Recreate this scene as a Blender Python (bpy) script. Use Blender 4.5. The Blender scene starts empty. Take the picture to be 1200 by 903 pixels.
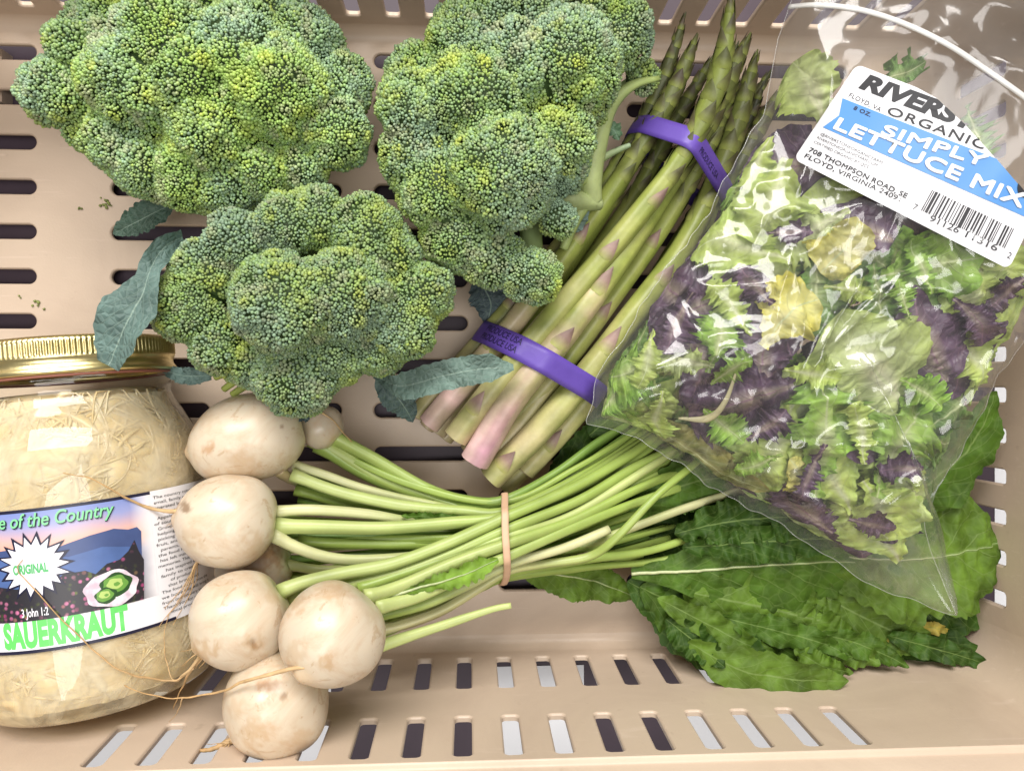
import bpy, bmesh, math, random
import numpy as np

# ------------------------------------------------------------------ camera, world, lights, exposure
SC = bpy.context.scene
COL = SC.collection
CM = 0.01                                  # everything below is written in centimetres
F, TH, H = 866.7, math.radians(3.3), 43.3  # focal length (px of the 1200 px photo), sideways tilt, height above the crate floor

cam = bpy.data.cameras.new('camera')
cam.sensor_fit = 'HORIZONTAL'; cam.sensor_width = 36.0; cam.lens = 36.0 * F / 1200.0
cam.clip_start = 0.01; cam.clip_end = 50
camo = bpy.data.objects.new('camera', cam); COL.objects.link(camo)
camo.location = (0, 0, H * CM); camo.rotation_euler = (0, -TH, 0)
SC.camera = camo

world = bpy.data.worlds.new('World'); SC.world = world; world.use_nodes = True
bg = world.node_tree.nodes['Background']
bg.inputs[0].default_value = (1.0, 0.97, 0.95, 1); bg.inputs[1].default_value = 0.17

def area(name, loc, target, size, power, color, size_y=None):
    l = bpy.data.lights.new(name, 'AREA'); l.energy = power; l.color = color
    l.shape = 'RECTANGLE'; l.size = size; l.size_y = size_y or size
    o = bpy.data.objects.new(name, l); COL.objects.link(o); o.location = loc
    d = np.array(target) - np.array(loc); d = d / np.linalg.norm(d)
    from mathutils import Vector
    o.rotation_euler = Vector(d).to_track_quat('-Z', 'Y').to_euler()
    return o
area('ceiling_lamp_key', (-0.20, 1.30, 1.50), (0, -0.05, 0.02), 1.8, 60, (1.0, 0.965, 0.925), 0.80)
area('ceiling_lamp_fill', (0.10, -0.30, 2.0), (0, -0.1, 0), 1.6, 22, (1.0, 0.97, 0.94), 0.6)

vs = SC.view_settings
vs.view_transform = 'Standard'; vs.look = 'None'; vs.exposure = 0.13; vs.gamma = 1.0
SC.render.engine = 'CYCLES'
SC.cycles.use_denoising = True
SC.cycles.max_bounces = 7; SC.cycles.transparent_max_bounces = 24
SC.cycles.caustics_reflective = False; SC.cycles.caustics_refractive = False
SC.cycles.sample_clamp_indirect = 6

# ------------------------------------------------------------------ helpers
def ray(px, py):
    a = (px - 600.0) / F; b = -(py - 451.5) / F
    return np.array([math.sin(TH) + a * math.cos(TH), b, -math.cos(TH) + a * math.sin(TH)])
def P(px, py, z):
    d = ray(px, py); t = (z - H) / d[2]
    return np.array([d[0] * t, d[1] * t, z])
def PP(pts): return np.array([P(*p) for p in pts])
def pxcm(z): return F / (H - z)            # pixels per centimetre at height z

def lerp(a, b, t): return a + (b - a) * t
def sstep(a, b, x):
    t = np.clip((x - a) / (b - a), 0, 1); return t * t * (3 - 2 * t)
def _hash(i, j, k, s):
    n = (i * 73856093) ^ (j * 19349663) ^ (k * 83492791) ^ (s * 2654435)
    n = n & 0x7fffffff
    n = (n ^ (n >> 13)) * 1274126177 & 0x7fffffff
    n = (n ^ (n >> 16)) * 668265263 & 0x7fffffff
    return (n & 0xffff) / 32767.5 - 1.0
def vnoise(p, seed=0):
    p = np.asarray(p, float); f = np.floor(p).astype(np.int64); w = p - f; w = w * w * (3 - 2 * w)
    i, j, k = f[:, 0], f[:, 1], f[:, 2]; r = 0
    for a in (0, 1):
        for b in (0, 1):
            for c in (0, 1):
                wt = (w[:, 0] if a else 1 - w[:, 0]) * (w[:, 1] if b else 1 - w[:, 1]) * (w[:, 2] if c else 1 - w[:, 2])
                r = r + wt * _hash(i + a, j + b, k + c, seed)
    return r
def fbm(p, seed=0, oct=3):
    p = np.asarray(p, float); r = 0; a = 1.0
    for o in range(oct):
        r = r + a * vnoise(p * (2 ** o) + o * 17.3, seed + o); a *= 0.5
    return r
def unit(v):
    v = np.asarray(v, float); return v / (np.linalg.norm(v, axis=-1, keepdims=True) + 1e-12)

ORI = {}                                   # object name -> world origin in cm
def thing(name, label, cat, at, group=None, kind=None):
    o = bpy.data.objects.new(name, None); COL.objects.link(o)
    o.empty_display_size = 0.01
    o.location = np.array(at) * CM; ORI[o.name] = np.array(at, float)
    o['label'] = label; o['category'] = cat
    if group: o['group'] = group
    if kind: o['kind'] = kind
    return o
def tag(o, label=None, cat=None, group=None, kind=None):
    if label: o['label'] = label
    if cat: o['category'] = cat
    if group: o['group'] = group
    if kind: o['kind'] = kind
    return o

class MB:
    def __init__(s): s.v = []; s.f = []; s.c = []; s.u = []; s.n = 0
    def add(s, v, f, col=None, uv=None):
        v = np.asarray(v, float); n = len(v)
        for a in (f if isinstance(f, list) else [f]):
            a = np.asarray(a, np.int64)
            if len(a): s.f.append(a + s.n)
        c = np.ones((n, 3)) if col is None else np.broadcast_to(np.asarray(col, float), (n, 3))
        s.v.append(v); s.c.append(c); s.u.append(np.zeros((n, 2)) if uv is None else np.asarray(uv, float)); s.n += n
        return s
    def build(s, name, mat, parent=None, smooth=True, at=None):
        V = np.concatenate(s.v); C = np.clip(np.concatenate(s.c), 0, 1); U = np.concatenate(s.u)
        org = np.zeros(3) if at is None else np.array(at, float)
        if parent is not None: org = ORI[parent.name]
        me = bpy.data.meshes.new(name)
        me.vertices.add(len(V)); me.vertices.foreach_set('co', ((V - org) * CM).astype(np.float32).ravel())
        li = np.concatenate([a.ravel() for a in s.f])
        tot = np.concatenate([np.full(len(a), a.shape[1]) for a in s.f])
        st = np.concatenate([[0], np.cumsum(tot)[:-1]])
        me.loops.add(len(li)); me.loops.foreach_set('vertex_index', li.astype(np.int32))
        me.polygons.add(len(tot)); me.polygons.foreach_set('loop_start', st.astype(np.int32))
        me.update(calc_edges=True); me.validate()
        me.polygons.foreach_set('use_smooth', np.full(len(me.polygons), smooth))
        ca = me.color_attributes.new('Col', 'FLOAT_COLOR', 'POINT')
        ca.data.foreach_set('color', np.concatenate([C, np.ones((len(C), 1))], 1).astype(np.float32).ravel())
        uvl = me.uv_layers.new(name='UVMap')
        idx = np.empty(len(me.loops), np.int32); me.loops.foreach_get('vertex_index', idx)
        uvl.data.foreach_set('uv', U[idx].astype(np.float32).ravel())
        me.materials.append(mat)
        o = bpy.data.objects.new(name, me); COL.objects.link(o)
        if parent is not None: o.parent = parent
        else: o.location = org * CM
        ORI[o.name] = org
        return o

def spline(pts, n):
    pts = np.asarray(pts, float)
    if len(pts) == 2: return pts[0] + (pts[1] - pts[0]) * np.linspace(0, 1, n)[:, None]
    e = np.vstack([2 * pts[0] - pts[1], pts, 2 * pts[-1] - pts[-2]])
    seg = np.linalg.norm(np.diff(pts, axis=0), axis=1); cum = np.concatenate([[0], np.cumsum(seg)])
    out = []
    for q in np.linspace(0, cum[-1], n):
        i = min(max(np.searchsorted(cum, q) - 1, 0), len(seg) - 1)
        t = (q - cum[i]) / seg[i]; a, b, c, d = e[i], e[i + 1], e[i + 2], e[i + 3]
        out.append(0.5 * (2 * b + (c - a) * t + (2 * a - 5 * b + 4 * c - d) * t * t + (3 * b - a - 3 * c + d) * t ** 3))
    return np.array(out)
def frames(C, up=(0, 0, 1)):
    T = unit(np.gradient(C, axis=0)); S = np.cross(T, np.array(up, float))
    bad = np.linalg.norm(S, axis=1) < 1e-3; S[bad] = [1, 0, 0]
    S = unit(S); N = np.cross(S, T); return T, S, N
def grid_faces(nu, nv, wrap=False):
    i = np.arange(nu - 1)[:, None]; j = np.arange(nv if wrap else nv - 1)[None, :]; j2 = (j + 1) % nv
    return np.stack([i * nv + j, i * nv + j2, (i + 1) * nv + j2, (i + 1) * nv + j], -1).reshape(-1, 4)
def tube(C, R, k=10, flat=1.0, cap=True, shape=None, up=(0, 0, 1)):
    """C path (n,3), R radii (n) -> verts, faces, t per vertex, angle per vertex"""
    n = len(C); T, S, N = frames(C, up); R = np.broadcast_to(np.asarray(R, float), (n,))
    a = np.linspace(0, 2 * np.pi, k, endpoint=False)
    m = np.ones((n, k)) if shape is None else shape(np.linspace(0, 1, n)[:, None], a[None, :])
    V = C[:, None] + (R[:, None] * m)[..., None] * (np.cos(a)[None, :, None] * S[:, None] + flat * np.sin(a)[None, :, None] * N[:, None])
    V = V.reshape(-1, 3); fs = [grid_faces(n, k, True)[:, ::-1]]
    t = np.repeat(np.linspace(0, 1, n), k); A = np.tile(a, n)
    if cap:
        V = np.vstack([V, C[0], C[-1]]); t = np.concatenate([t, [0, 1]]); A = np.concatenate([A, [0, 0]])
        j = np.arange(k); b = (n - 1) * k
        fs.append(np.stack([np.full(k, n * k), j, (j + 1) % k], 1)); fs.append(np.stack([np.full(k, n * k + 1), b + (j + 1) % k, b + j], 1))
    return V, fs, t, A
def lathe_pts(prof, k):
    prof = np.asarray(prof, float); a = np.linspace(0, 2 * np.pi, k, endpoint=False)
    return prof, a

# ------------------------------------------------------------------ materials
class Mat:
    def __init__(s, name):
        s.m = bpy.data.materials.new(name); s.m.use_nodes = True; s.t = s.m.node_tree; s.n = s.t.nodes; s.l = s.t.links
        s.b = s.n['Principled BSDF']; s.out = s.n['Material Output']
    def node(s, typ, **kw):
        x = s.n.new(typ)
        for k, v in kw.items():
            if k.startswith('i_'):
                key = k[2:]; x.inputs[int(key) if key.isdigit() else key].default_value = v
            else: setattr(x, k, v)
        return x
    def link(s, a, b): s.l.new(a, b)
    def coord(s, kind='Object'): return s.node('ShaderNodeTexCoord').outputs[kind]
    def noise(s, scale, detail=4, rough=.55, vec=None, dist=0.0):
        x = s.node('ShaderNodeTexNoise'); x.inputs['Scale'].default_value = scale; x.inputs['Detail'].default_value = detail
        x.inputs['Roughness'].default_value = rough; x.inputs['Distortion'].default_value = dist
        s.link(vec if vec is not None else s.coord(), x.inputs['Vector']); return x.outputs['Fac']
    def ramp(s, fac, stops):
        r = s.node('ShaderNodeValToRGB'); e = r.color_ramp.elements
        while len(e) < len(stops): e.new(0.5)
        for i, (p, c) in enumerate(stops):
            e[i].position = p; e[i].color = (c if len(c) == 4 else (*c, 1)) if isinstance(c, tuple) else (c, c, c, 1)
        s.link(fac, r.inputs[0]); return r.outputs[0]
    def mix(s, fac, a, b, mode='MIX'):
        x = s.node('ShaderNodeMix', data_type='RGBA', blend_type=mode)
        for i, v in ((0, fac), (6, a), (7, b)):
            if hasattr(v, 'is_output') or hasattr(v, 'links'): s.link(v, x.inputs[i])
            else: x.inputs[i].default_value = v if i == 0 else (*v, 1)
        return x.outputs[2]
    def math(s, op, a, b=0.0, c=0.0):
        x = s.node('ShaderNodeMath', operation=op)
        for i, v in enumerate((a, b, c)):
            if hasattr(v, 'links'): s.link(v, x.inputs[i])
            else: x.inputs[i].default_value = v
        return x.outputs[0]
    def bump(s, h, strength, dist, prev=None):
        x = s.node('ShaderNodeBump'); x.inputs['Strength'].default_value = strength; x.inputs['Distance'].default_value = dist
        s.link(h, x.inputs['Height'])
        if prev is not None: s.link(prev, x.inputs['Normal'])
        return x.outputs[0]
    def attr(s): return s.node('ShaderNodeVertexColor', layer_name='Col').outputs[0]
    def set(s, **kw):
        for k, v in kw.items():
            k = k.replace('_', ' ')
            if hasattr(v, 'links'): s.link(v, s.b.inputs[k])
            else: s.b.inputs[k].default_value = (*v, 1) if isinstance(v, tuple) and len(v) == 3 and 'Color' in k else v
        return s
    def translucent(s, color, fac):
        t = s.node('ShaderNodeBsdfTranslucent'); mx = s.node('ShaderNodeMixShader'); mx.inputs[0].default_value = fac
        if hasattr(color, 'links'): s.link(color, t.inputs[0])
        else: t.inputs[0].default_value = (*color, 1)
        s.link(s.b.outputs[0], mx.inputs[1]); s.link(t.outputs[0], mx.inputs[2]); s.link(mx.outputs[0], s.out.inputs[0]); return s

def plain(name, color, rough=.5, **kw):
    m = Mat(name); m.set(Base_Color=color, Roughness=rough, **kw); return m.m

def mat_crate():
    m = Mat('beige_plastic')
    n = m.noise(9, 5); n2 = m.noise(55, 3)
    c = m.mix(m.ramp(n, [(.35, 0.0), (.7, 1.0)]), (.545, .43, .325), (.595, .475, .365))
    sp = m.ramp(m.noise(140, 2), [(.70, 0.0), (.78, 1.0)])
    c = m.mix(m.math('MULTIPLY', sp, .25), c, (.33, .24, .17))
    mp = m.node('ShaderNodeMapping'); m.link(m.coord(), mp.inputs[0]); mp.inputs['Rotation'].default_value = (0, 0, .6); mp.inputs['Scale'].default_value = (1, 14, 6)
    scr = m.ramp(m.noise(26, 3, .6, mp.outputs[0], .3), [(.62, 0.0), (.70, 1.0)])
    c = m.mix(m.math('MULTIPLY', scr, .38), c, (.68, .55, .45))
    sm = m.ramp(m.noise(6, 6, .65, None, 1.0), [(.52, 0.0), (.75, 1.0)]); c = m.mix(m.math('MULTIPLY', sm, .5), c, (.40, .30, .23))
    m.set(Base_Color=c, Roughness=m.math('MULTIPLY_ADD', n2, .25, .30), Specular_IOR_Level=.45)
    m.set(Normal=m.bump(m.noise(700, 2), .12, .0006, m.bump(n, .15, .004)))
    return m.m
def mat_attr(name, rough=.5, bump_scale=None, bump_strength=.2, bump_dist=.001, spec=.5, trans=None, vary=None, sss=None):
    m = Mat(name); c = m.attr()
    if vary:
        sc, amt = vary
        v = m.ramp(m.noise(sc, 4), [(.3, 1 - amt), (.7, 1 + amt * .6)])
        c = m.mix(1.0, c, v, 'MULTIPLY')
    m.set(Base_Color=c, Roughness=rough, Specular_IOR_Level=spec)
    if sss: m.set(Subsurface_Weight=sss, Subsurface_Radius=(.004, .003, .0015), Subsurface_Scale=1.0)
    if bump_scale: m.set(Normal=m.bump(m.noise(bump_scale, 4), bump_strength, bump_dist))
    if trans: m.translucent(c, trans)
    return m.m
def mat_leaf(name, vein, nveins, rough=.45, trans=.25, vein_w=.035, blister=260, bstr=.25, spec=.4):
    """leaf: colour from the mesh, veins from the leaf's own length/width coordinates"""
    m = Mat(name); uv = m.node('ShaderNodeUVMap', uv_map='UVMap').outputs[0]
    sep = m.node('ShaderNodeSeparateXYZ'); m.link(uv, sep.inputs[0])
    t, v = sep.outputs[0], sep.outputs[1]
    av = m.math('ABSOLUTE', v)
    wob = m.math('MULTIPLY', m.math('SUBTRACT', m.noise(60, 2), .5), .05)
    q = m.math('ADD', m.math('SUBTRACT', t, m.math('MULTIPLY', av, .30)), wob)
    side = m.math('MULTIPLY', m.math('GREATER_THAN', v, 0.0), .5)
    fr = m.math('ABSOLUTE', m.math('SUBTRACT', m.math('FRACT', m.math('ADD', m.math('MULTIPLY', q, nveins), side)), .5))
    lat = m.math('SUBTRACT', 1.0, m.math('DIVIDE', fr, m.math('MULTIPLY_ADD', av, -vein_w * 1.5, vein_w * 2.2)))
    lat = m.math('MAXIMUM', lat, 0.0)
    mid = m.math('MAXIMUM', m.math('SUBTRACT', 1.0, m.math('DIVIDE', av, .045)), 0.0)
    net = m.node('ShaderNodeTexVoronoi', feature='DISTANCE_TO_EDGE'); net.inputs['Scale'].default_value = blister
    m.link(m.coord(), net.inputs['Vector'])
    nf = m.ramp(net.outputs['Distance'], [(0.0, 1.0), (.09, 0.0)])
    c = m.attr()
    c = m.mix(1.0, c, m.ramp(m.noise(110, 4), [(.3, .72), (.7, 1.22)]), 'MULTIPLY')
    c = m.mix(m.math('MULTIPLY', nf, .16), c, vein)
    c = m.mix(m.math('MULTIPLY', lat, .55), c, vein); c = m.mix(m.math('MULTIPLY', mid, .9), c, vein)
    hgt = m.math('SUBTRACT', m.math('MULTIPLY', net.outputs['Distance'], 1.2), m.math('MULTIPLY', lat, .5))
    m.set(Base_Color=c, Roughness=rough, Specular_IOR_Level=spec, Normal=m.bump(hgt, bstr, .0025))
    m.translucent(c, trans); return m.m
def mat_turnip():
    m = Mat('turnip_skin'); co = m.coord()
    c = m.attr()
    ls = m.ramp(m.noise(85, 6, .75, co, 1.5), [(.58, 0.0), (.64, 1.0)]); c = m.mix(m.math('MULTIPLY', ls, .45), c, (.40, .24, .11))
    f = m.ramp(m.noise(30, 6, .7, co, .8), [(.45, 0.0), (.66, 1.0)])
    c = m.mix(m.math('MULTIPLY', f, .6), c, (.46, .27, .13))
    g = m.ramp(m.noise(150, 5, .7, co), [(.63, 0.0), (.71, 1.0)])
    c = m.mix(m.math('MULTIPLY', g, .6), c, (.42, .25, .13))
    m.set(Base_Color=c, Roughness=.33, Specular_IOR_Level=.5, Subsurface_Weight=.3, Subsurface_Radius=(.006, .004, .0025), Subsurface_Scale=1.0)
    m.set(Normal=m.bump(m.noise(220, 3, .5, co), .06, .001)); return m.m
def mat_film(name, haze=.05, rough=.06, scale=45, bstr=.5, tint=(1, 1, 1), ior=1.5, sheen=0.0, gloss=.055):
    m = Mat(name); m.n.remove(m.b)
    co = m.coord()
    w = m.node('ShaderNodeMapping'); m.link(co, w.inputs[0]); w.inputs['Rotation'].default_value = (0, 0, .5); w.inputs['Scale'].default_value = (1, .35, 1)
    h1 = m.noise(scale, 3, .5, w.outputs[0], 1.2)
    b = m.bump(h1, bstr, .004)
    tr = m.node('ShaderNodeBsdfTransparent'); tr.inputs[0].default_value = (*tint, 1)
    gl = m.node('ShaderNodeBsdfGlossy'); gl.inputs['Roughness'].default_value = rough; m.link(b, gl.inputs['Normal'])
    df = m.node('ShaderNodeBsdfDiffuse'); df.inputs[0].default_value = (.9, .9, .9, 1)
    m1 = m.node('ShaderNodeMixShader'); m1.inputs[0].default_value = haze
    m.link(tr.outputs[0], m1.inputs[1]); m.link(df.outputs[0], m1.inputs[2])
    lw = m.node('ShaderNodeLayerWeight'); m.link(b, lw.inputs['Normal'])
    fr = m.node('ShaderNodeMath', operation='MULTIPLY_ADD'); m.link(m.math('POWER', lw.outputs['Facing'], 4.0), fr.inputs[0]); fr.inputs[1].default_value = .75; fr.inputs[2].default_value = gloss
    m2 = m.node('ShaderNodeMixShader'); m.link(fr.outputs[0], m2.inputs[0]); m.link(m1.outputs[0], m2.inputs[1]); m.link(gl.outputs[0], m2.inputs[2])
    if sheen:
        g2 = m.node('ShaderNodeBsdfGlossy'); g2.inputs['Roughness'].default_value = .40; m.link(b, g2.inputs['Normal'])
        m3 = m.node('ShaderNodeMixShader'); m3.inputs[0].default_value = sheen; m.link(m2.outputs[0], m3.inputs[1]); m.link(g2.outputs[0], m3.inputs[2]); m.link(m3.outputs[0], m.out.inputs[0])
    else: m.link(m2.outputs[0], m.out.inputs[0])
    return m.m

M = {}
M['crate'] = mat_crate()
M['bud'] = mat_attr('broccoli_bud', .5, spec=.45)
M['floret'] = mat_attr('broccoli_floret', .6, 120, .4, .002)
M['stalk'] = mat_attr('broccoli_stalk', .55, 110, .5, .002, vary=(70, .28), sss=.1)
M['broc_leaf'] = mat_leaf('broccoli_leaf', (.30, .40, .33), 9, .55, .12, .03, 320, .5, .35)
M['asparagus'] = mat_attr('asparagus_skin', .42, 240, .25, .0008, vary=(90, .22))
M['bract'] = mat_attr('asparagus_bract', .5, 300, .3, .0008, vary=(130, .25))
M['stem'] = mat_attr('turnip_stem', .38, 150, .15, .001, vary=(45, .14), sss=.12, trans=.08)
M['turnip'] = mat_turnip()
M['root'] = mat_attr('root', .6, 300, .5, .001, vary=(200, .25))
M['green'] = mat_leaf('turnip_leaf', (.21, .30, .09), 8, .55, .2, .022, 130, .3, .22)
M['lettuce'] = mat_leaf('lettuce_leaf', (.60, .67, .36), 8, .42, .34, .018, 130, .5, .4)
M['red_lettuce'] = mat_leaf('red_lettuce_leaf', (.22, .12, .17), 8, .40, .15, .022, 150, .5, .5)
M['film'] = mat_film('clear_plastic_film', .028, .11, 30, .25, sheen=.012)
M['glass'] = mat_film('jar_glass', .0, .03, 12, .02, (.98, .99, .97), 1.5, gloss=.035)

# ------------------------------------------------------------------ crate and what it stands on
YN = P(600, 757, 0)[1]; YB = P(450, 36, 0)[1]; XR = P(1100, 750, 0)[0]; XL = -31.0
DR = math.tan(math.radians(2.2)); RC = 2.2; FIL = 0.7; TK = 0.28; HS = 12.15; HT = 15.0

def rrect(hu, hv, r, n=32):
    r = min(r, hu, hv); out = []
    for qi, (sx, sy) in enumerate(((1, 1), (-1, 1), (-1, -1), (1, -1))):
        for k in range(n // 4):
            a = qi * math.pi / 2 + (k + .5) / (n // 4) * math.pi / 2
            out.append((sx * (hu - r) + r * math.cos(a), sy * (hv - r) + r * math.sin(a)))
    return np.array(out)
def panel(mb, us, vs_, slots, to3):
    """us, vs_: cut lines; slots {(i, j): (uc, vc, hu, hv, r)}; to3(u, v, w): w = depth below the inside face"""
    ch = .09
    for i in range(len(us) - 1):
        for j in range(len(vs_) - 1):
            u0, u1, v0, v1 = us[i], us[i + 1], vs_[j], vs_[j + 1]
            if (i, j) not in slots:
                for w, rev in ((0, False), (TK, True)):
                    q = np.array([to3(u0, v0, w), to3(u1, v0, w), to3(u1, v1, w), to3(u0, v1, w)])
                    mb.add(q, np.array([[0, 1, 2, 3][::-1] if rev else [0, 1, 2, 3]]))
                continue
            uc, vc, hu, hv, r = slots[(i, j)]; n = 32
            hole = rrect(hu, hv, r, n); wide = rrect(hu + ch, hv + ch, r + ch, n)
            outer = []
            for d in wide:
                tx = ((u1 - uc) if d[0] > 0 else (u0 - uc)) / d[0] if abs(d[0]) > 1e-9 else 1e9
                ty = ((v1 - vc) if d[1] > 0 else (v0 - vc)) / d[1] if abs(d[1]) > 1e-9 else 1e9
                outer.append(d * min(tx, ty))
            outer = np.array(outer)
            for cx in (u0 - uc, u1 - uc):
                for cy in (v0 - vc, v1 - vc):
                    outer[np.argmin(((outer - [cx, cy]) ** 2).sum(1))] = (cx, cy)
            rings = [(outer, 0), (wide, 0), (hole * .5 + wide * .5, .03), (hole, ch), (hole, TK), (outer, TK)]
            V = np.array([to3(uc + p[0], vc + p[1], w) for ring, w in rings for p in ring])
            mb.add(V, grid_faces(len(rings), n, True)[:, ::-1])
def cuts(lo, hi, cells):
    c = [lo]
    for a, b in cells:
        c += [a, b]
    c.append(hi)
    out = []
    for x in c:
        if not out or x > out[-1] + 1e-6: out.append(x)
    return out
def slot_panel(lo, hi, vlo, vhi, ucells, vcells, hole, to3):
    """ucells [(centre, half length)], vcells [(centre, half)]"""
    us = cuts(lo, hi, [(c - h - .25, c + h + .25) for c, h in ucells]); vv = cuts(vlo, vhi, [(c - h - .25, c + h + .25) for c, h in vcells])
    sl = {}
    for c, h in ucells:
        for d, k in vcells:
            i = max(range(len(us) - 1), key=lambda q: us[q] <= c < us[q + 1]); j = max(range(len(vv) - 1), key=lambda q: vv[q] <= d < vv[q + 1])
            sl[(i, j)] = (c, d, h, k, hole)
    mb = MB(); panel(mb, us, vv, sl, to3); return mb

crate = thing('plastic_crate', 'beige slotted plastic crate holding all the vegetables and the jar', 'crate', ((XL + XR) / 2, (YN + YB) / 2, 0))
x0, x1, y0, y1 = XL + RC, XR - RC, YN + RC, YB - RC
# floor: stadium slots in rows and columns
sx0, sy0 = P(42, 0, 0)[0], 0
colpx = [(-72, 42), (130, 245), (283, 400), (438, 548), (585, 698), (735, 846), (884, 993)]
ucells = []
for a, b in colpx:
    A, B = P(a, 450, 0)[0], P(b, 450, 0)[0]
    ucells.append(((A + B) / 2, (B - A) / 2))
rowpx = [110 + 53.1 * k for k in range(-1, 12)]
vcells = sorted([(P(100, r, 0)[1] * .985 + (0.0), .42) for r in rowpx])
vcells = [(c, h) for c, h in vcells if YN + FIL + .5 < c - h - .3 and c + h + .3 < YB - FIL]
fl = slot_panel(XL + FIL, XR - FIL, YN + FIL, YB - FIL, ucells, vcells, .42, lambda u, v, w: (u, v, -w))
fl.build('floor', M['crate'], crate, smooth=False)
# walls
def wall(lo, hi, phase, to3, keep=None):
    n = int((hi - lo - 1.0) / 2.2); uc = []
    k0 = math.ceil((lo + .9 - phase) / 2.2); k1 = math.floor((hi - .9 - phase) / 2.2)
    uc = [(phase + 2.2 * k, .40) for k in range(k0, k1 + 1)]
    if keep: uc = [c for c in uc if keep[0] < c[0] < keep[1]]
    return slot_panel(lo, hi, FIL, HS, uc, [(3.4, 1.9), (10.0, 1.72)], .22, to3)
ph = P(600, 757, 0)[0] + .05
wall(x0, x1, P(600, 865, 10)[0], lambda u, v, w: (u, YN - v * DR - w, v), (P(95, 865, 10)[0], P(1015, 865, 10)[0])).build('wall', M['crate'], crate, smooth=False)
wall(x0, x1, P(447, 20, 1.5)[0], lambda u, v, w: (x0 + x1 - u, YB + v * DR + w, v)).build('wall', M['crate'], crate, smooth=False)
wall(y0, y1, P(1150, 553, 3)[1], lambda u, v, w: (XR + v * DR + w, u, v)).build('wall', M['crate'], crate, smooth=False)
wall(y0, y1, 0.3, lambda u, v, w: (XL - v * DR - w, y0 + y1 - u, v)).build('wall', M['crate'], crate, smooth=False)
# rounded fillets, corner posts and the stepped rim are lofted rings of a rounded rectangle
def outline(r, n=10):
    pts = []
    for (cx, cy, a0) in ((x1, y0, -90), (x1, y1, 0), (x0, y1, 90), (x0, y0, 180)):
        for k in range(n + 1):
            a = math.radians(a0 + 90 * k / n); pts.append((cx + r * math.cos(a), cy + r * math.sin(a)))
    return np.array(pts)
mb = MB(); rings = []
for k in range(7):
    a = k / 6 * math.pi / 2
    rr = RC - FIL + FIL * math.sin(a); z = FIL - FIL * math.cos(a)
    rings.append(np.c_[outline(rr + z * DR * (k / 6)), np.full(44, z)])
V = np.concatenate(rings); mb.add(V, grid_faces(7, 44, True))
mb.build('fillet', M['crate'], crate)
for (cx, cy, a0) in ((x1, y0, -90), (x1, y1, 0), (x0, y1, 90), (x0, y0, 180)):
    mb = MB(); V = []
    for z in np.linspace(FIL, HS, 6):
        for k in range(11):
            a = math.radians(a0 + 9 * k); r = RC + z * DR; V.append((cx + r * math.cos(a), cy + r * math.sin(a), z))
    mb.add(np.array(V), grid_faces(6, 11)); mb.build('corner', M['crate'], crate)
mb = MB(); rings = []
for off, z in ((0, HS), (.03, HS + .05), (.12, HS + .08), (.25, HS + .10), (.30, HS + .2), (.3 + .15, HT), (.6, HT + .12), (1.6, HT + .12), (1.7, HT), (1.7, HT - 1.2)):
    rings.append(np.c_[outline(RC + z * DR + off), np.full(44, z)])
mb.add(np.concatenate(rings), grid_faces(len(rings), 44, True)); mb.build('rim', M['crate'], crate)
for a in (XL + 3, XR - 3):
    for b in (YN + 3, YB - 3):
        mb = MB(); V = np.array([(a + sx, b + sy, z) for z in (-1.3, -TK) for sx, sy in ((-1.5, -1.5), (1.5, -1.5), (1.5, 1.5), (-1.5, 1.5))])
        mb.add(V, np.array([[0, 1, 5, 4], [1, 2, 6, 5], [2, 3, 7, 6], [3, 0, 4, 7], [3, 2, 1, 0]])); mb.build('foot', M['crate'], crate, smooth=False)
# table under the crate, added white sheets standing in for brightness beyond the slots
def mat_table():
    m = Mat('dark_table'); n = m.noise(20, 5, .6)
    m.set(Base_Color=m.mix(n, (.035, .022, .035), (.085, .055, .075)), Roughness=.55); return m.m
mb = MB(); Z = -1.32
mb.add(np.array([(-90, -90, Z), (90, -90, Z), (90, 90, Z), (-90, 90, Z)]), np.array([[0, 1, 2, 3]]))
tag(mb.build('table_top', mat_table(), None, False), kind='structure')
standin = plain('slot_brightness_white', (.92, .93, .96), .7)
def sheet(pa, pb, ya, yb, label):
    A, B = P(pa, ya, Z)[0], P(pb, ya, Z)[0]; Y0, Y1 = P(600, ya, Z)[1], P(600, yb, Z)[1]
    mb = MB(); V = np.array([(x, y, z) for z in (Z + .02, Z + .06) for x, y in ((A, Y1), (B, Y1), (B, Y0), (A, Y0))])
    mb.add(V, np.array([[4, 5, 6, 7], [0, 1, 5, 4], [1, 2, 6, 5], [2, 3, 7, 6], [3, 0, 4, 7]]))
    tag(mb.build('added_white_sheet', standin, None, False, at=((A + B) / 2, (Y0 + Y1) / 2, Z)), label, 'standin', 'added white sheets under the crate')  # added white stand-ins for the brightness beyond the slots
sheet(-60, 388, 800, 960, 'added white sheet for the brightness seen through the slots below the turnips')
sheet(572, 684, 780, 960, 'added white sheet for the brightness seen through two middle slots of the near wall')
sheet(802, 1030, 780, 960, 'added white sheet for the brightness seen through the slots below the leafy greens')

sheet(1165, 1420, 380, 780, 'added white sheet standing in for lit slot edges of the right wall')  # added sheet; its white stands in for lit slot sides here

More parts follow.
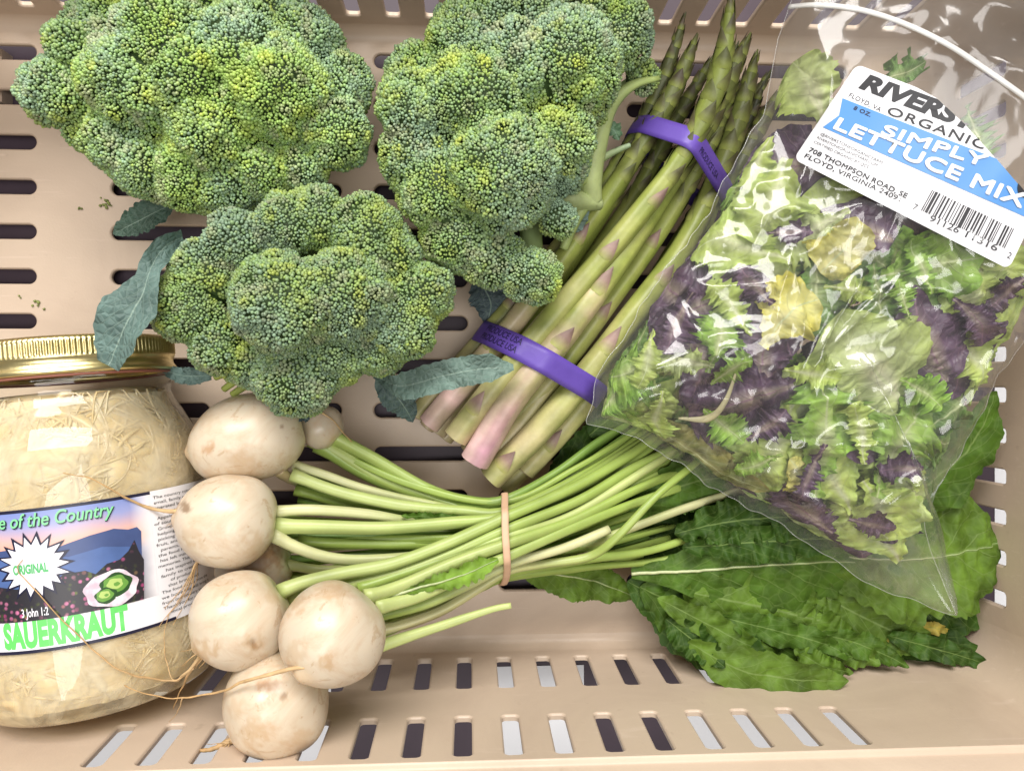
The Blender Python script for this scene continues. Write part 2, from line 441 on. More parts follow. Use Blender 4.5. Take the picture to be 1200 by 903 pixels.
# ------------------------------------------------------------------ sauerkraut jar lying on its side
JR = 5.5; JA = math.radians(5.5)
Jax = np.array([-math.sin(JA), math.cos(JA), 0]); Jex = np.array([math.cos(JA), math.sin(JA), 0]); Jez = np.array([0, 0, 1.0])
JB = np.array([-18.0, -14.75, JR])         # centre of the base
JL = 15.9
def jpt(s, phi, r): 
    s, phi, r = np.broadcast_arrays(np.asarray(s, float), np.asarray(phi, float), np.asarray(r, float))
    return JB + s[..., None] * Jax + (r * np.sin(phi))[..., None] * Jex + (r * np.cos(phi))[..., None] * Jez
def jhit(px, py, r=JR):
    """arc length and height on the jar where the line of sight through a photo point meets it"""
    d = ray(px, py); o = np.array([0, 0, H]) - JB
    a, b, c = d @ Jex, d @ Jez, d @ Jax; ox, oz, os_ = o @ Jex, o @ Jez, o @ Jax
    A = a * a + b * b; B = ox * a + oz * b; C = ox * ox + oz * oz - r * r
    t = (-B - math.sqrt(max(B * B - A * C, 0))) / A
    x, z = ox + t * a, oz + t * b
    return math.atan2(x, z) * r, os_ + t * c
def jlathe(prof, k=96, ridge=None):
    prof = np.asarray(prof, float); a = np.linspace(0, 2 * np.pi, k, endpoint=False)
    Sg, Ag = np.meshgrid(prof[:, 0], a, indexing='ij'); Rg = np.repeat(prof[:, 1][:, None], k, 1)
    if ridge is not None: Rg = Rg + ridge(Sg, Ag)
    return jpt(Sg, Ag, Rg).reshape(-1, 3), grid_faces(len(prof), k, True)
jar = thing('sauerkraut_jar', 'glass jar of sauerkraut with gold lid lying on its side', 'jar', JB - np.array([0, 0, JR]))
gp = [(0.35, 0.0), (.3, 3.6), (.05, 4.1), (0, 4.5), (.08, 4.85), (.3, 5.15), (.7, 5.38), (1.2, 5.48), (1.8, JR), (5, JR), (9.6, JR), (10.3, 5.44), (11.0, 5.25), (11.7, 4.95), (12.3, 4.62), (12.8, 4.36), (13.2, 4.24), (13.5, 4.28), (13.65, 4.42), (13.9, 4.45), (14.1, 4.3), (15.2, 4.2)]
gp = [(a + 1.05 if a >= 5 else a, b) for a, b in gp]
gp = np.c_[np.interp(np.linspace(0, len(gp) - 1, 120), range(len(gp)), [g[0] for g in gp]), np.interp(np.linspace(0, len(gp) - 1, 120), range(len(gp)), [g[1] for g in gp])]
V, f = jlathe(gp); MB().add(V, f).build('glass', M['glass'], jar)
lp = [(14.2, 4.30), (14.15, 4.52), (14.2, 4.6), (14.32, 4.62), (14.42, 4.55), (14.55, 4.47), (14.75, 4.46), (14.85, 4.52), (14.92, 4.56)] + [(14.95 + .09 * i, 4.55) for i in range(8)] + [(15.66, 4.56), (15.78, 4.5), (15.86, 4.36), (15.88, 4.2), (15.8, 4.0), (15.78, 0.0)]
lp = [(a + 1.05, b) for a, b in lp]
gold = Mat('gold_lid'); gold.set(Base_Color=(.86, .73, .36), Metallic=1.0, Roughness=gold.math('MULTIPLY_ADD', gold.noise(150, 3), .16, .24))
gold.set(Normal=gold.bump(gold.noise(600, 2), .08, .0004))
V, f = jlathe(lp, 528, lambda s, a: .055 * np.clip(np.sin(a * 132), -.6, .6) * sstep(14.93, 15.05, s) * sstep(15.72, 15.6, s) if False else .05 * np.sin(a * 132) * sstep(15.98, 16.1, s) * (1 - sstep(16.6, 16.77, s)))
MB().add(V, f).build('lid', gold.m, jar)
# gasket line under the lid
V, f = jlathe([(15.07, 4.3), (15.10, 4.5), (15.18, 4.5), (15.20, 4.3)]); MB().add(V, f).build('gasket', plain('red_gasket', (.35, .13, .09), .5), jar)

# the kraut itself: a packed core and many pale shreds pressed against the glass
rng = np.random.default_rng(5)
kp = np.array([(0.5, 0), (.45, 4.0), (.6, 4.8), (1.2, 5.2), (2, 5.28), (5, 5.28), (9.5, 5.28), (10.6, 5.1), (11.5, 4.7), (12.3, 4.2), (13, 3.95), (13.4, 3.5), (13.5, 0)])
kp[kp[:, 0] >= 5, 0] += 1.05; kp[kp[:, 0] > 1.1, 1] += .04
q = np.linspace(0, len(kp) - 1, 110); kp = np.c_[np.interp(q, range(len(kp)), kp[:, 0]), np.interp(q, range(len(kp)), kp[:, 1])]
V, f = jlathe(kp, 140); nz = fbm(V * 1.1, 3, 3); out = unit(V - (JB + ((V - JB) @ Jax)[:, None] * Jax))
V = V - out * (.10 + .12 * nz)[:, None]
c1, c2, c3 = np.array([.72, .56, .33]), np.array([.60, .39, .15]), np.array([.75, .64, .46])
w = np.clip(fbm(V * .8, 9, 3) * .7 + .4, 0, 1)[:, None]; w2 = np.clip(fbm(V * .6, 19, 2) * 1.2, 0, 1)[:, None]
km = MB().add(V, f, (c1 * (1 - w) + c3 * w) * (1 - w2 * .6) + c2 * w2 * .6)
rk = np.interp
for i in range(900):
    wide = i < 160
    s = rng.uniform(.7, 14.0); phi = rng.uniform(-1.35, 2.0); L = rng.uniform(2.0, 5.0); wd = rng.uniform(.4, .9) if wide else rng.uniform(.09, .2)
    ang = rng.uniform(0, np.pi * 2); cv = rng.uniform(-1.0, 1.0); m_ = 15
    t = np.linspace(-.5, .5, m_); th = ang + cv * t * 2.4
    ds = np.cumsum(np.cos(th)) * L / m_; da = np.cumsum(np.sin(th)) * L / m_
    ss = np.clip(s + ds - ds.mean(), .6, 14.3); pp = phi + (da - da.mean()) / 5.3
    taper = np.sin(np.pi * (t + .5)) ** .35; rows = []; dp = rng.uniform(.0, .10); tw = rng.uniform(-.16, .16)
    for v in np.linspace(-1, 1, 5):
        o1, o2 = np.cos(th + np.pi / 2) * wd / 2 * v * taper, np.sin(th + np.pi / 2) * wd / 2 * v * taper
        rr0 = np.interp(np.clip(ss + o1, .6, 14.3), [0, .6, 1.2, 2, 10.5, 11.6, 12.5, 13.3, 14.0, 15], [4, 4.75, 5.15, 5.34, 5.34, 5.18, 4.8, 4.33, 4.08, 4.0])
        rows.append(jpt(ss + o1, pp + o2 / 5.3, rr0 - .02 - dp * .8 - (.22 if wide else .07) * v * v - .2 * (1 - taper)))
    V = np.stack(rows, 1).reshape(-1, 3)
    w_ = np.clip(fbm(V * .7, 9, 3) * .8 + .4, 0, 1)[:, None]; tone = rng.uniform(); c = (c1 * (1 - w_) + c3 * w_) * (1 if tone < .9 else np.array([.95, .86, .7]))
    km.add(V, grid_faces(m_, 5), c * rng.uniform(.93, 1.04))
br = Mat('cloudy_brine'); br.n.remove(br.b)
tr_ = br.node('ShaderNodeBsdfTransparent'); tr_.inputs[0].default_value = (1.0, .99, .95, 1); df_ = br.node('ShaderNodeBsdfDiffuse')
br.link(br.mix(br.ramp(br.noise(28, 4, .6, None, .6), [(.35, 0.0), (.7, 1.0)]), (.80, .63, .38), (.88, .79, .62)), df_.inputs[0])
mx_ = br.node('ShaderNodeMixShader'); br.link(br.ramp(br.noise(42, 5, .6, None, .8), [(.38, .14), (.66, .60)]), mx_.inputs[0]); br.link(tr_.outputs[0], mx_.inputs[1]); br.link(df_.outputs[0], mx_.inputs[2]); br.link(mx_.outputs[0], br.out.inputs[0])
bp = gp.copy(); bp[:, 1] = np.maximum(bp[:, 1] - .05, 0); bp = bp[bp[:, 0] < 14.2]
V, f = jlathe(bp); MB().add(V, f).build('brine', br.m, jar)
tag(km.build('sauerkraut', mat_attr('sauerkraut', .30, 90, .3, .002, sss=.35, vary=(60, .14)), None, True, at=JB), 'pale shredded sauerkraut packed inside the glass jar', 'sauerkraut', kind='stuff')

# ---- text as flat meshes
_txt = {}
def text_mesh(s, bold=0.0, shear=0.0, spacing=1.0):
    key = (s, bold, shear, spacing)
    if key in _txt: return _txt[key]
    cu = bpy.data.curves.new('lettering', 'FONT'); cu.body = s; cu.offset = bold; cu.shear = shear; cu.space_character = spacing
    cu.dimensions = '2D'; cu.fill_mode = 'FRONT'; cu.resolution_u = 4
    o = bpy.data.objects.new('lettering', cu); COL.objects.link(o)
    bpy.context.view_layer.update(); dg = bpy.context.evaluated_depsgraph_get()
    me = bpy.data.meshes.new_from_object(o.evaluated_get(dg))
    bm = bmesh.new(); bm.from_mesh(me); bpy.data.meshes.remove(me); bpy.data.objects.remove(o); bpy.data.curves.remove(cu)
    _txt[key] = bm; return bm
_capb = text_mesh('H'); CAP = max(v.co.y for v in _capb.verts)
def fit_text(s, u0, u1, v0, cap, bold=0.0, shear=0.0, spacing=1.0, nx=8, clip=None):
    """2-D text whose inked width spans u0..u1, baseline v0, capital height cap; sliced so that it can bend"""
    bm = text_mesh(s, bold, shear, spacing).copy()
    xs = [v.co.x for v in bm.verts]; a, b = min(xs), max(xs)
    for v in bm.verts: v.co.x = u0 + (v.co.x - a) / (b - a) * (u1 - u0); v.co.y = v0 + v.co.y / CAP * cap
    for k in range(1, nx):
        bmesh.ops.bisect_plane(bm, geom=bm.verts[:] + bm.edges[:] + bm.faces[:], plane_co=(u0 + (u1 - u0) * k / nx, 0, 0), plane_no=(1, 0, 0))
    for co, no in (clip or []):
        bmesh.ops.bisect_plane(bm, geom=bm.verts[:] + bm.edges[:] + bm.faces[:], plane_co=(*co, 0), plane_no=(*no, 0), clear_outer=True)
    bmesh.ops.triangulate(bm, faces=bm.faces[:]); bm.verts.index_update()
    V = np.array([v.co[:2] for v in bm.verts]).reshape(-1, 2); Fc = np.array([[v.index for v in f.verts] for f in bm.faces]); bm.free()
    return V, Fc
def poly2d(pts, step=None):
    """triangulated flat polygon, optionally sliced every step in x"""
    bm = bmesh.new(); bm.faces.new([bm.verts.new((x, y, 0)) for x, y in pts])
    if step:
        xs = [p[0] for p in pts]; x = math.floor(min(xs) / step) * step
        while x < max(xs):
            x += step
            bmesh.ops.bisect_plane(bm, geom=bm.verts[:] + bm.edges[:] + bm.faces[:], plane_co=(x, 0, 0), plane_no=(1, 0, 0))
    bmesh.ops.triangulate(bm, faces=bm.faces[:]); bm.verts.index_update()
    V = np.array([v.co[:2] for v in bm.verts]); Fc = np.array([[v.index for v in f.verts] for f in bm.faces]); bm.free(); return V, Fc
def fixwind(V, Fc):
    a, b, c = V[Fc[:, 0]], V[Fc[:, 1]], V[Fc[:, 2]]
    ar = (b[:, 0] - a[:, 0]) * (c[:, 1] - a[:, 1]) - (b[:, 1] - a[:, 1]) * (c[:, 0] - a[:, 0])
    Fc = Fc.copy(); Fc[ar < 0] = Fc[ar < 0][:, ::-1]; return Fc
def jprint(name, V2, Fc, mat, parent, lift):
    """(arc, height) print wrapped round the jar"""
    V = jpt(V2[:, 1], V2[:, 0] / JR, JR + lift)
    return MB().add(V, fixwind(V2, Fc), uv=V2).build(name, mat, parent)

# ---- the jar's printed label
def jrect(a0, a1, s0, s1, n=40, m=1):
    A, B = np.meshgrid(np.linspace(a0, a1, n), np.linspace(s0, s1, m + 1), indexing='xy')
    V = np.c_[A.ravel(), B.ravel()]; q = grid_faces(m + 1, n)
    return V, np.concatenate([q[:, [0, 1, 2]], q[:, [0, 2, 3]]])
sT, sB, sW = jhit(90, 589)[1], jhit(90, 757)[1], jhit(90, 719)[1]
aP = jhit(180, 640)[0]; aL, aR = -7.5, aP + 4.6
def ja(px, py): return jhit(px, py)[0]
def js(px, py): return jhit(px, py)[1]
ink = plain('navy_ink', (.012, .012, .035), .4)
white_lab = Mat('label_paper'); white_lab.set(Base_Color=(.84, .83, .86), Roughness=.35)
lab = jprint('label', *jrect(aL, aR, sB, sT, 90), white_lab.m, jar, .02)
for nm, s0, s1 in (('border', sT - .14, sT), ('border', sB, sB + .14)):
    jprint(nm, *jrect(aL, aP + .05 if s0 > 0 and nm and s1 == sT else aP + .75, s0, s1, 60), ink, lab, .03)
# picture: dusk sky over a valley
sky = Mat('label_sky_print'); uvn = sky.node('ShaderNodeUVMap', uv_map='UVMap').outputs[0]
sp = sky.node('ShaderNodeSeparateXYZ'); sky.link(uvn, sp.inputs[0])
fac = sky.math('DIVIDE', sky.math('SUBTRACT', sp.outputs[1], sW), sT - .14 - sW)
fac = sky.math('ADD', fac, sky.math('MULTIPLY', sky.math('SUBTRACT', sky.noise(60, 4), .5), .12))
skyc = sky.ramp(fac, [(0.0, (.03, .03, .05)), (.42, (.05, .08, .20)), (.50, (.16, .17, .32)), (.60, (.80, .36, .20)), (.74, (.68, .42, .38)), (.88, (.30, .33, .58)), (1.0, (.20, .26, .55))])
edge = sky.math('DIVIDE', sky.math('SUBTRACT', sp.outputs[0], aP - 1.0), 1.0)
edge = sky.ramp(sky.math('ADD', edge, sky.math('MULTIPLY', sky.math('SUBTRACT', sky.noise(120, 4), .5), .25)), [(.1, 0.0), (.95, 1.0)])
sky.set(Base_Color=sky.mix(edge, skyc, (.82, .80, .83)), Roughness=.35)
jprint('picture', *jrect(aL, aP, sW, sT - .14, 80, 1), sky.m, lab, .03)
def ridge(pts, base, col, lift, name='mountain'):
    m = Mat(name); n = m.noise(90, 4); m.set(Base_Color=m.mix(n, col, tuple(c * 1.9 for c in col)), Roughness=.4)
    p = [jhit(*q) for q in pts]; b = [jhit(*q) for q in base]
    V, Fc = poly2d(p + b[::-1], .3); jprint(name, V, Fc, m.m, lab, lift)
ridge([(-8, 647), (30, 641), (62, 643), (80, 636), (105, 627), (133, 619), (150, 620), (160, 617), (165, 622)], [(-8, 690), (60, 682), (120, 672), (166, 660)], (.035, .055, .14), .04)
ridge([(-8, 652), (40, 650), (80, 652), (120, 640), (150, 640), (160, 642)], [(-8, 712), (60, 700), (120, 690), (166, 670)], (.05, .09, .22), .046)
fl_ = Mat('label_flower_print')
vo = fl_.node('ShaderNodeTexVoronoi'); vo.inputs['Scale'].default_value = 420; fl_.link(fl_.coord(), vo.inputs['Vector'])
dots = fl_.ramp(vo.outputs['Distance'], [(.25, 1.0), (.45, 0.0)])
sep = fl_.node('ShaderNodeSeparateColor'); fl_.link(vo.outputs['Color'], sep.inputs[0])
hue = fl_.ramp(sep.outputs[0], [(.0, (.03, .05, .02)), (.35, (.12, .15, .03)), (.5, (.45, .06, .20)), (.8, (.62, .18, .36)), (1.0, (.10, .10, .05))])
big = fl_.ramp(fl_.noise(70, 3), [(.42, 0.0), (.58, 1.0)])
fl_.set(Base_Color=fl_.mix(fl_.math('MULTIPLY', dots, big), (.022, .020, .026), hue), Roughness=.4)
pts = [(-8, 686), (20, 690), (60, 684), (75, 672), (100, 668), (112, 672), (125, 660), (140, 655), (150, 645), (157, 632), (162, 645), (168, 655)]
V, Fc = poly2d([jhit(*p) for p in pts] + [(ja(168, 700), sW), (aL, sW)], .3); jprint('flowers', V, Fc, fl_.m, lab, .052)
# cabbage on a pale glow
halo = Mat('label_halo_print'); halo.set(Base_Color=halo.mix(halo.ramp(halo.noise(200, 4), [(.35, 0.0), (.6, 1.0)]), (.80, .74, .78), (.55, .42, .50)), Roughness=.4)
cx, cs = jhit(131, 689)
jprint('glow', *poly2d([(cx + 1.05 * math.cos(a) * (1 + .06 * math.sin(7 * a)), cs + .78 * math.sin(a) * (1 + .06 * math.cos(5 * a))) for a in np.linspace(0, 2 * math.pi, 40, endpoint=False)], .2), halo.m, lab, .058)
cab1, cab2, cab3 = plain('cabbage_dark_print', (.02, .07, .015), .4), plain('cabbage_green_print', (.13, .30, .05), .4), plain('cabbage_pale_print', (.42, .56, .16), .4)
def blob(x, y, rx, ry, mat, lift, ph=0.0):
    jprint('cabbage', *poly2d([(x + rx * math.cos(a) * (1 + .09 * math.sin(5 * a + ph)), y + ry * math.sin(a) * (1 + .08 * math.cos(4 * a + ph))) for a in np.linspace(0, 2 * math.pi, 28, endpoint=False)], .2), mat, lab, lift)
for (dx, dy, r, h) in ((.18, .14, .62, 0), (-.25, -.24, .42, 1)):
    blob(cx + dx, cs + dy, r, r * .8, cab1, .064 + h * .012, dx); blob(cx + dx - .04, cs + dy + .02, r * .78, r * .62, cab2, .067 + h * .012, dx + 2)
    blob(cx + dx - .05, cs + dy + .05, r * .5, r * .38, cab3, .070 + h * .012, dx + 4); blob(cx + dx + .02, cs + dy + .02, r * .2, r * .14, cab2, .072 + h * .012, dx + 1)
# starburst
bx_, bs_ = jhit(40, 663); NB = 18
def star(ro, ri): return [(bx_ + (ro if k % 2 == 0 else ri) * (1.0 + .06 * math.sin(k * 2.1)) * math.cos(2 * math.pi * k / (2 * NB)), bs_ + (ro if k % 2 == 0 else ri) * .95 * math.sin(2 * math.pi * k / (2 * NB))) for k in range(2 * NB)]
jprint('starburst', *poly2d(star(1.58, 1.06), .2), ink, lab, .066)
jprint('starburst', *poly2d(star(1.34, .93), .2), plain('burst_white', (.86, .84, .90), .4), lab, .070)
mint, minto = plain('mint_ink', (.22, .62, .30), .4), plain('dark_ink', (.01, .02, .03), .4)
def jtext(s, p0, p1, cap, mat, lift, bold=0.0, shear=0.0, spacing=1.0, nx=10, sy=None):
    (a0, s0), (a1, s1) = jhit(*p0), jhit(*p1); V, Fc = fit_text(s, a0, a1, (s0 + s1) / 2 if sy is None else sy, cap, bold, shear, spacing, nx)
    jprint('lettering', V, Fc, mat, lab, lift)
sA = js(70, 612)
for d, m_, l in ((.035, minto, .074), (0.0, mint, .080)):
    a1 = ja(134, 605) + d; a0 = a1 - 5.5
    V, Fc = fit_text('Taste of the Country', a0, a1, sA - d, .55, .010 + d * .35, .25, 1.0, 24); jprint('lettering', V, Fc, m_, lab, l)
jtext('ORIGINAL', (17, 671), (58, 670), .36, plain('leaf_green_ink', (.10, .42, .15), .4), .078, .05)
jtext('3 John 1:2', (27, 722), (58, 720), .34, plain('white_ink', (.85, .85, .88), .4), .066, .012)
jtext('SAUERKRAUT', (6, 754), (152, 740), .98, plain('green_ink', (.13, .58, .13), .4), .034, .055, 0, 1.03, 14, sy=sB + .30)
story = ['The country cottage is a', 'small, family owned and', 'operated business in the', 'heart of the', 'Appalachian mountains', 'of south western Virginia.', 'Growing up on a farm,', 'helping in the garden,', 'picking vegetables and', 'fruit, and canning with our', 'parents, to preserve', 'the food for the family,', 'has left many precious', 'memories. This background', 'has inspired the', 'family to create a line', 'of products', 'that bring good', 'The food to you from the', 'we hope this will bring a', 'from our country to yours', 'Thank you for supporting', 'local products']
txt_ink = plain('black_ink', (.02, .02, .02), .5); pitch = (sT - sB - .5) / len(story)
for i, s in enumerate(story):
    w_ = len(s) * .128; c0 = aP + .12 + max(0, (3.2 - w_) * .3)
    V, Fc = fit_text(s, c0, c0 + w_, sT - .38 - pitch * i, pitch * .55, .004, 0, 1, 8); jprint('lettering', V, Fc, txt_ink, lab, .03)

# ------------------------------------------------------------------ generic leaf
def leaf_geo(C, width, prof, nu=60, nv=13, serr=.08, nserr=14, ruffle=.15, nruf=5, fold=.2, crumple=.1, seed=0, up=(0, 0, 1), lobes=0.0, nlobes=4, droop=0.0, twist=None):
    r = np.random.default_rng(seed); C = spline(C, nu); T, S, N = frames(C, up)
    if twist is not None:
        a = np.interp(np.linspace(0, 1, nu), np.linspace(0, 1, len(twist)), twist)[:, None]; S, N = S * np.cos(a) + N * np.sin(a), N * np.cos(a) - S * np.sin(a)
    t = np.linspace(0, 1, nu)[:, None]; v = np.linspace(-1, 1, nv)[None, :]
    w = width * np.asarray(prof(t))
    sd = np.where(v < 0, 0.0, 1.0)
    ph = r.uniform(0, 6, 2)
    tri = lambda x: 2 * np.abs((x % 1.0) - .5)
    nz = np.interp(np.linspace(0, 1, nu), np.linspace(0, 1, nu // 2), r.uniform(-1, 1, nu // 2))[:, None]
    nz2 = np.interp(np.linspace(0, 1, nu), np.linspace(0, 1, nu // 2), r.uniform(-1, 1, nu // 2))[:, None]
    tw_ = t + .5 / nserr * np.where(v < 0, 1, -1) * np.sin(t * 9 + ph[1]) + .02 * nz
    e = 1 + serr * (tri(tw_ * nserr + ph[0] * sd) - .5) * 2 + serr * .6 * np.where(v < 0, nz, nz2)
    if lobes:
        kk = nlobes * 2 + 2; lo_ = [np.interp(np.linspace(0, 1, nu), np.linspace(0, 1, kk), r.uniform(0, 1, kk))[:, None] for _ in range(2)]
        e = e * (1 - lobes * sstep(.25, .8, np.where(v < 0, lo_[0], lo_[1])))
    vv = np.sign(v) * np.abs(v)
    edge = (1 - np.abs(v)) + np.abs(v) * e             # serration acts at the rim, fades to the midrib
    out = vv * w * np.where(np.abs(v) > .5, lerp(1, e, sstep(.4, 1.0, np.abs(v))), 1.0)
    rf = ruffle * np.abs(v) ** 1.7 * (np.sin(2 * np.pi * nruf * t + ph[0] + sd * 2.1) + .6 * np.sin(2 * np.pi * nruf * 2.3 * t + ph[1] + sd)) * np.minimum(1, w / (width * .35 + 1e-6))
    hgt = fold * np.abs(v) * w + rf - droop * (np.abs(v) * w) ** 2
    V = C[:, None] + S[:, None] * out[..., None] + N[:, None] * hgt[..., None]
    V = V.reshape(-1, 3); V = V + (N[:, None] * np.ones((1, nv, 1))).reshape(-1, 3) * (crumple * fbm(V * 1.3, seed, 3))[:, None]
    uv = np.c_[np.repeat(t[:, 0], nv), np.tile(v[0], nu)]
    return V, grid_faces(nu, nv)[:, ::-1], uv
def leaf_cols(V, uv, base, rim=None, seed=0, amt=.2, rib=None):
    n = fbm(V * .9, seed, 3)[:, None]; c = np.array(base)[None] * (1 + amt * n)
    if rim is not None:
        k = sstep(.35, 1.0, np.abs(uv[:, 1]) + .25 * n[:, 0])[:, None] * sstep(.0, .3, uv[:, 0])[:, None]; c = c * (1 - k) + np.array(rim) * (1 + amt * n) * k
    if rib is not None:
        k = (1 - sstep(.0, .28, np.abs(uv[:, 1])))[:, None] * (1 - sstep(.45, .9, uv[:, 0]))[:, None]; c = c * (1 - k) + np.array(rib) * k
    return c
P_OVAL = lambda t: np.sin(np.pi * np.clip(t, 0, 1) ** .85) ** .75 + .02
P_SPOON = lambda t: (.10 + .90 * sstep(.12, .62, t)) * np.sqrt(np.clip(1 - np.clip((t - .62) / .38, 0, 1) ** 2.2, 0.0, 1)) + .015
P_STRAP = lambda t: np.clip(sstep(-.05, .2, t), 0, 1) * np.sqrt(np.clip(1 - np.clip((t - .75) / .25, 0, 1) ** 2, 0, 1)) + .02
P_FRILL = lambda t: (.14 + .86 * sstep(.05, .55, t)) * np.sqrt(np.clip(1 - np.clip((t - .55) / .45, 0, 1) ** 2.4, 0, 1)) + .02

# ------------------------------------------------------------------ broccoli
_phi = (1 + 5 ** .5) / 2
ICO = unit(np.array([(-1, _phi, 0), (1, _phi, 0), (-1, -_phi, 0), (1, -_phi, 0), (0, -1, _phi), (0, 1, _phi), (0, -1, -_phi), (0, 1, -_phi), (_phi, 0, -1), (_phi, 0, 1), (-_phi, 0, -1), (-_phi, 0, 1)]))
ICF = np.array([(0, 11, 5), (0, 5, 1), (0, 1, 7), (0, 7, 10), (0, 10, 11), (1, 5, 9), (5, 11, 4), (11, 10, 2), (10, 7, 6), (7, 1, 8), (3, 9, 4), (3, 4, 2), (3, 2, 6), (3, 6, 8), (3, 8, 9), (4, 9, 5), (2, 4, 11), (6, 2, 10), (8, 6, 7), (9, 8, 1)])
def inside(poly, p):
    x, y = p; c = False; n = len(poly)
    for i in range(n):
        (x1_, y1_), (x2_, y2_) = poly[i], poly[(i + 1) % n]
        if (y1_ > y) != (y2_ > y) and x < (x2_ - x1_) * (y - y1_) / (y2_ - y1_) + x1_: c = not c
    return c
def edge_dist(poly, p):
    p = np.array(p, float); q = np.array(poly, float); a, b = q, np.roll(q, -1, 0); ab = b - a
    t = np.clip(((p - a) * ab).sum(1) / (ab * ab).sum(1), 0, 1); return np.linalg.norm(a + ab * t[:, None] - p, axis=1).min()
def fib(n):
    i = np.arange(n) + .5; ph = np.arccos(1 - 2 * i / n); th = np.pi * (1 + 5 ** .5) * i
    return np.c_[np.cos(th) * np.sin(ph), np.sin(th) * np.sin(ph), np.cos(ph)]
def broccoli(label, poly, zlo, zhi, base, seed, lum=1.0, spacing=64, rpx=56, tint=0.0, extra=()):
    r = np.random.default_rng(seed)
    q = np.array(poly, float); cen = q.mean(0)
    root = thing('broccoli_head', label, 'broccoli', P(*base), 'broccoli crowns in the crate')
    D = 150.0; pts = []
    # rim florets first, then the inside, at irregular spacing
    per = np.linalg.norm(np.roll(q, -1, 0) - q, axis=1); cum = np.concatenate([[0], np.cumsum(per)]); tot = cum[-1]
    nrim = int(tot / (spacing * 1.0))
    for k in range(nrim):
        sq = (k + r.uniform(-.2, .2)) / nrim * tot % tot; i = min(np.searchsorted(cum, sq, 'right') - 1, len(q) - 1); a, b = q[i], q[(i + 1) % len(q)]
        pt = a + (b - a) * (sq - cum[i]) / per[i]; rp = rpx * r.uniform(.62, .85)
        inn = unit(cen - pt); pt = pt + inn * rp * .92
        if not inside(poly, pt): continue
        pts.append((pt, max(min(rp, edge_dist(poly, pt) * 1.12), 20)))
    lo, hi = q.min(0), q.max(0); tries = 0
    while tries < 3000:
        tries += 1; pt = r.uniform(lo, hi)
        if not inside(poly, pt) or edge_dist(poly, pt) < rpx * .7: continue
        if all(np.linalg.norm(pt - o[0]) > spacing * (.92 if tries < 1500 else .8) for o in pts): pts.append((pt, rpx * r.uniform(.9, 1.15)))
    fl = []
    for pt, rp in pts:
        d = edge_dist(poly, pt); z = zlo + (zhi - zlo) * math.sqrt(max(0.0, 1 - (1 - min(d / D, 1)) ** 2)) + r.uniform(-.6, .5) - rp / 62 * .8
        rad = rp / pxcm(z); c = P(pt[0], pt[1], z); fl.append((c, rad))
    for (x, y, z, rp) in extra: fl.append((P(x, y, z), rp / pxcm(z)))
    stembase = P(*base); C = np.array([c for c, _ in fl]); Rr = np.array([x for _, x in fl])
    for i, (c, rad) in enumerate(fl):
        ax = unit(c - stembase * np.array([1, 1, 1]) - np.array([0, 0, -1.5]))
        # a domed floret with a short branch
        d = fib(420); k = d @ ax
        body = MB()
        sph = c + d * rad * .93
        # icosphere-like hull through a lat/long grid
        th = np.linspace(0, np.pi, 14); pa = np.linspace(0, 2 * np.pi, 20, endpoint=False)
        G = np.stack([np.outer(np.sin(th), np.cos(pa)), np.outer(np.sin(th), np.sin(pa)), np.outer(np.cos(th), np.ones(20))], -1).reshape(-1, 3)
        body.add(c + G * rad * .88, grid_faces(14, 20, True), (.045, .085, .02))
        bc = spline([c - ax * rad * .5, lerp(c, stembase, .5) - np.array([0, 0, .4]), stembase + np.array([0, 0, .5])], 8)
        tv, tf, tt, _ = tube(bc, np.linspace(rad * .4, rad * .5, 8), 8); body.add(tv, tf, (.30, .40, .16))
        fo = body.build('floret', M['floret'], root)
        # buds in small domed clusters
        n = int(4 * np.pi * rad ** 2 / .0145); u = fib(n); u = unit(u + r.normal(0, .035 / rad, u.shape))
        a = r.uniform(0, 6.28); ca, sa = math.cos(a), math.sin(a); u = np.c_[u[:, 0] * ca - u[:, 1] * sa, u[:, 0] * sa + u[:, 1] * ca, u[:, 2]]
        u = u[u @ ax > -.35]
        nc = max(8, int(4 * np.pi * rad ** 2 / .75)); cl = unit(r.normal(0, 1, (nc, 3))); dots_ = u @ cl.T; ci = dots_.argmax(1)
        ang = np.arccos(np.clip(dots_.max(1), -1, 1)) * rad / .42
        disp = .13 * (1 - np.clip(ang, 0, 1.3) ** 2) + r.normal(0, .025, len(u)) + .16 * vnoise(c + u * rad * 1.0 + 40, seed)
        p = c + u * (rad + disp)[:, None]
        keep = np.ones(len(p), bool)
        for j in range(len(fl)):
            if j != i: keep &= np.linalg.norm(p - C[j], axis=1) > Rr[j] * .975
        keep &= p[:, 2] > .15
        p, u, ci, ang = p[keep], u[keep], ci[keep], ang[keep]
        if not len(p): continue
        nrm = unit(u + (u - cl[ci]) * .5)
        cn = r.uniform(0, 1, nc)[ci]; big = vnoise(p * .45, seed + 50); mid_ = vnoise(p * 1.5, seed + 60)
        blue, green, yel, gry = np.array([.235, .345, .225]), np.array([.25, .385, .095]), np.array([.43, .50, .08]), np.array([.35, .365, .22])
        wb = np.clip(.5 + .7 * big + tint + r.normal(0, .22, len(p)), 0, 1)[:, None]
        col = blue * wb + green * (1 - wb)
        wy = (np.clip((cn - .70) * 2.2, 0, .7) * np.clip(1.25 - ang, 0, 1) + np.clip(r.normal(-.3, .3, len(p)), 0, .4) + np.clip(-mid_ * .8 - .05, 0, .6) * np.clip(.6 - big, 0, 1))[:, None]; wy = np.clip(wy, 0, .85)
        col = col * (1 - wy) + yel * wy
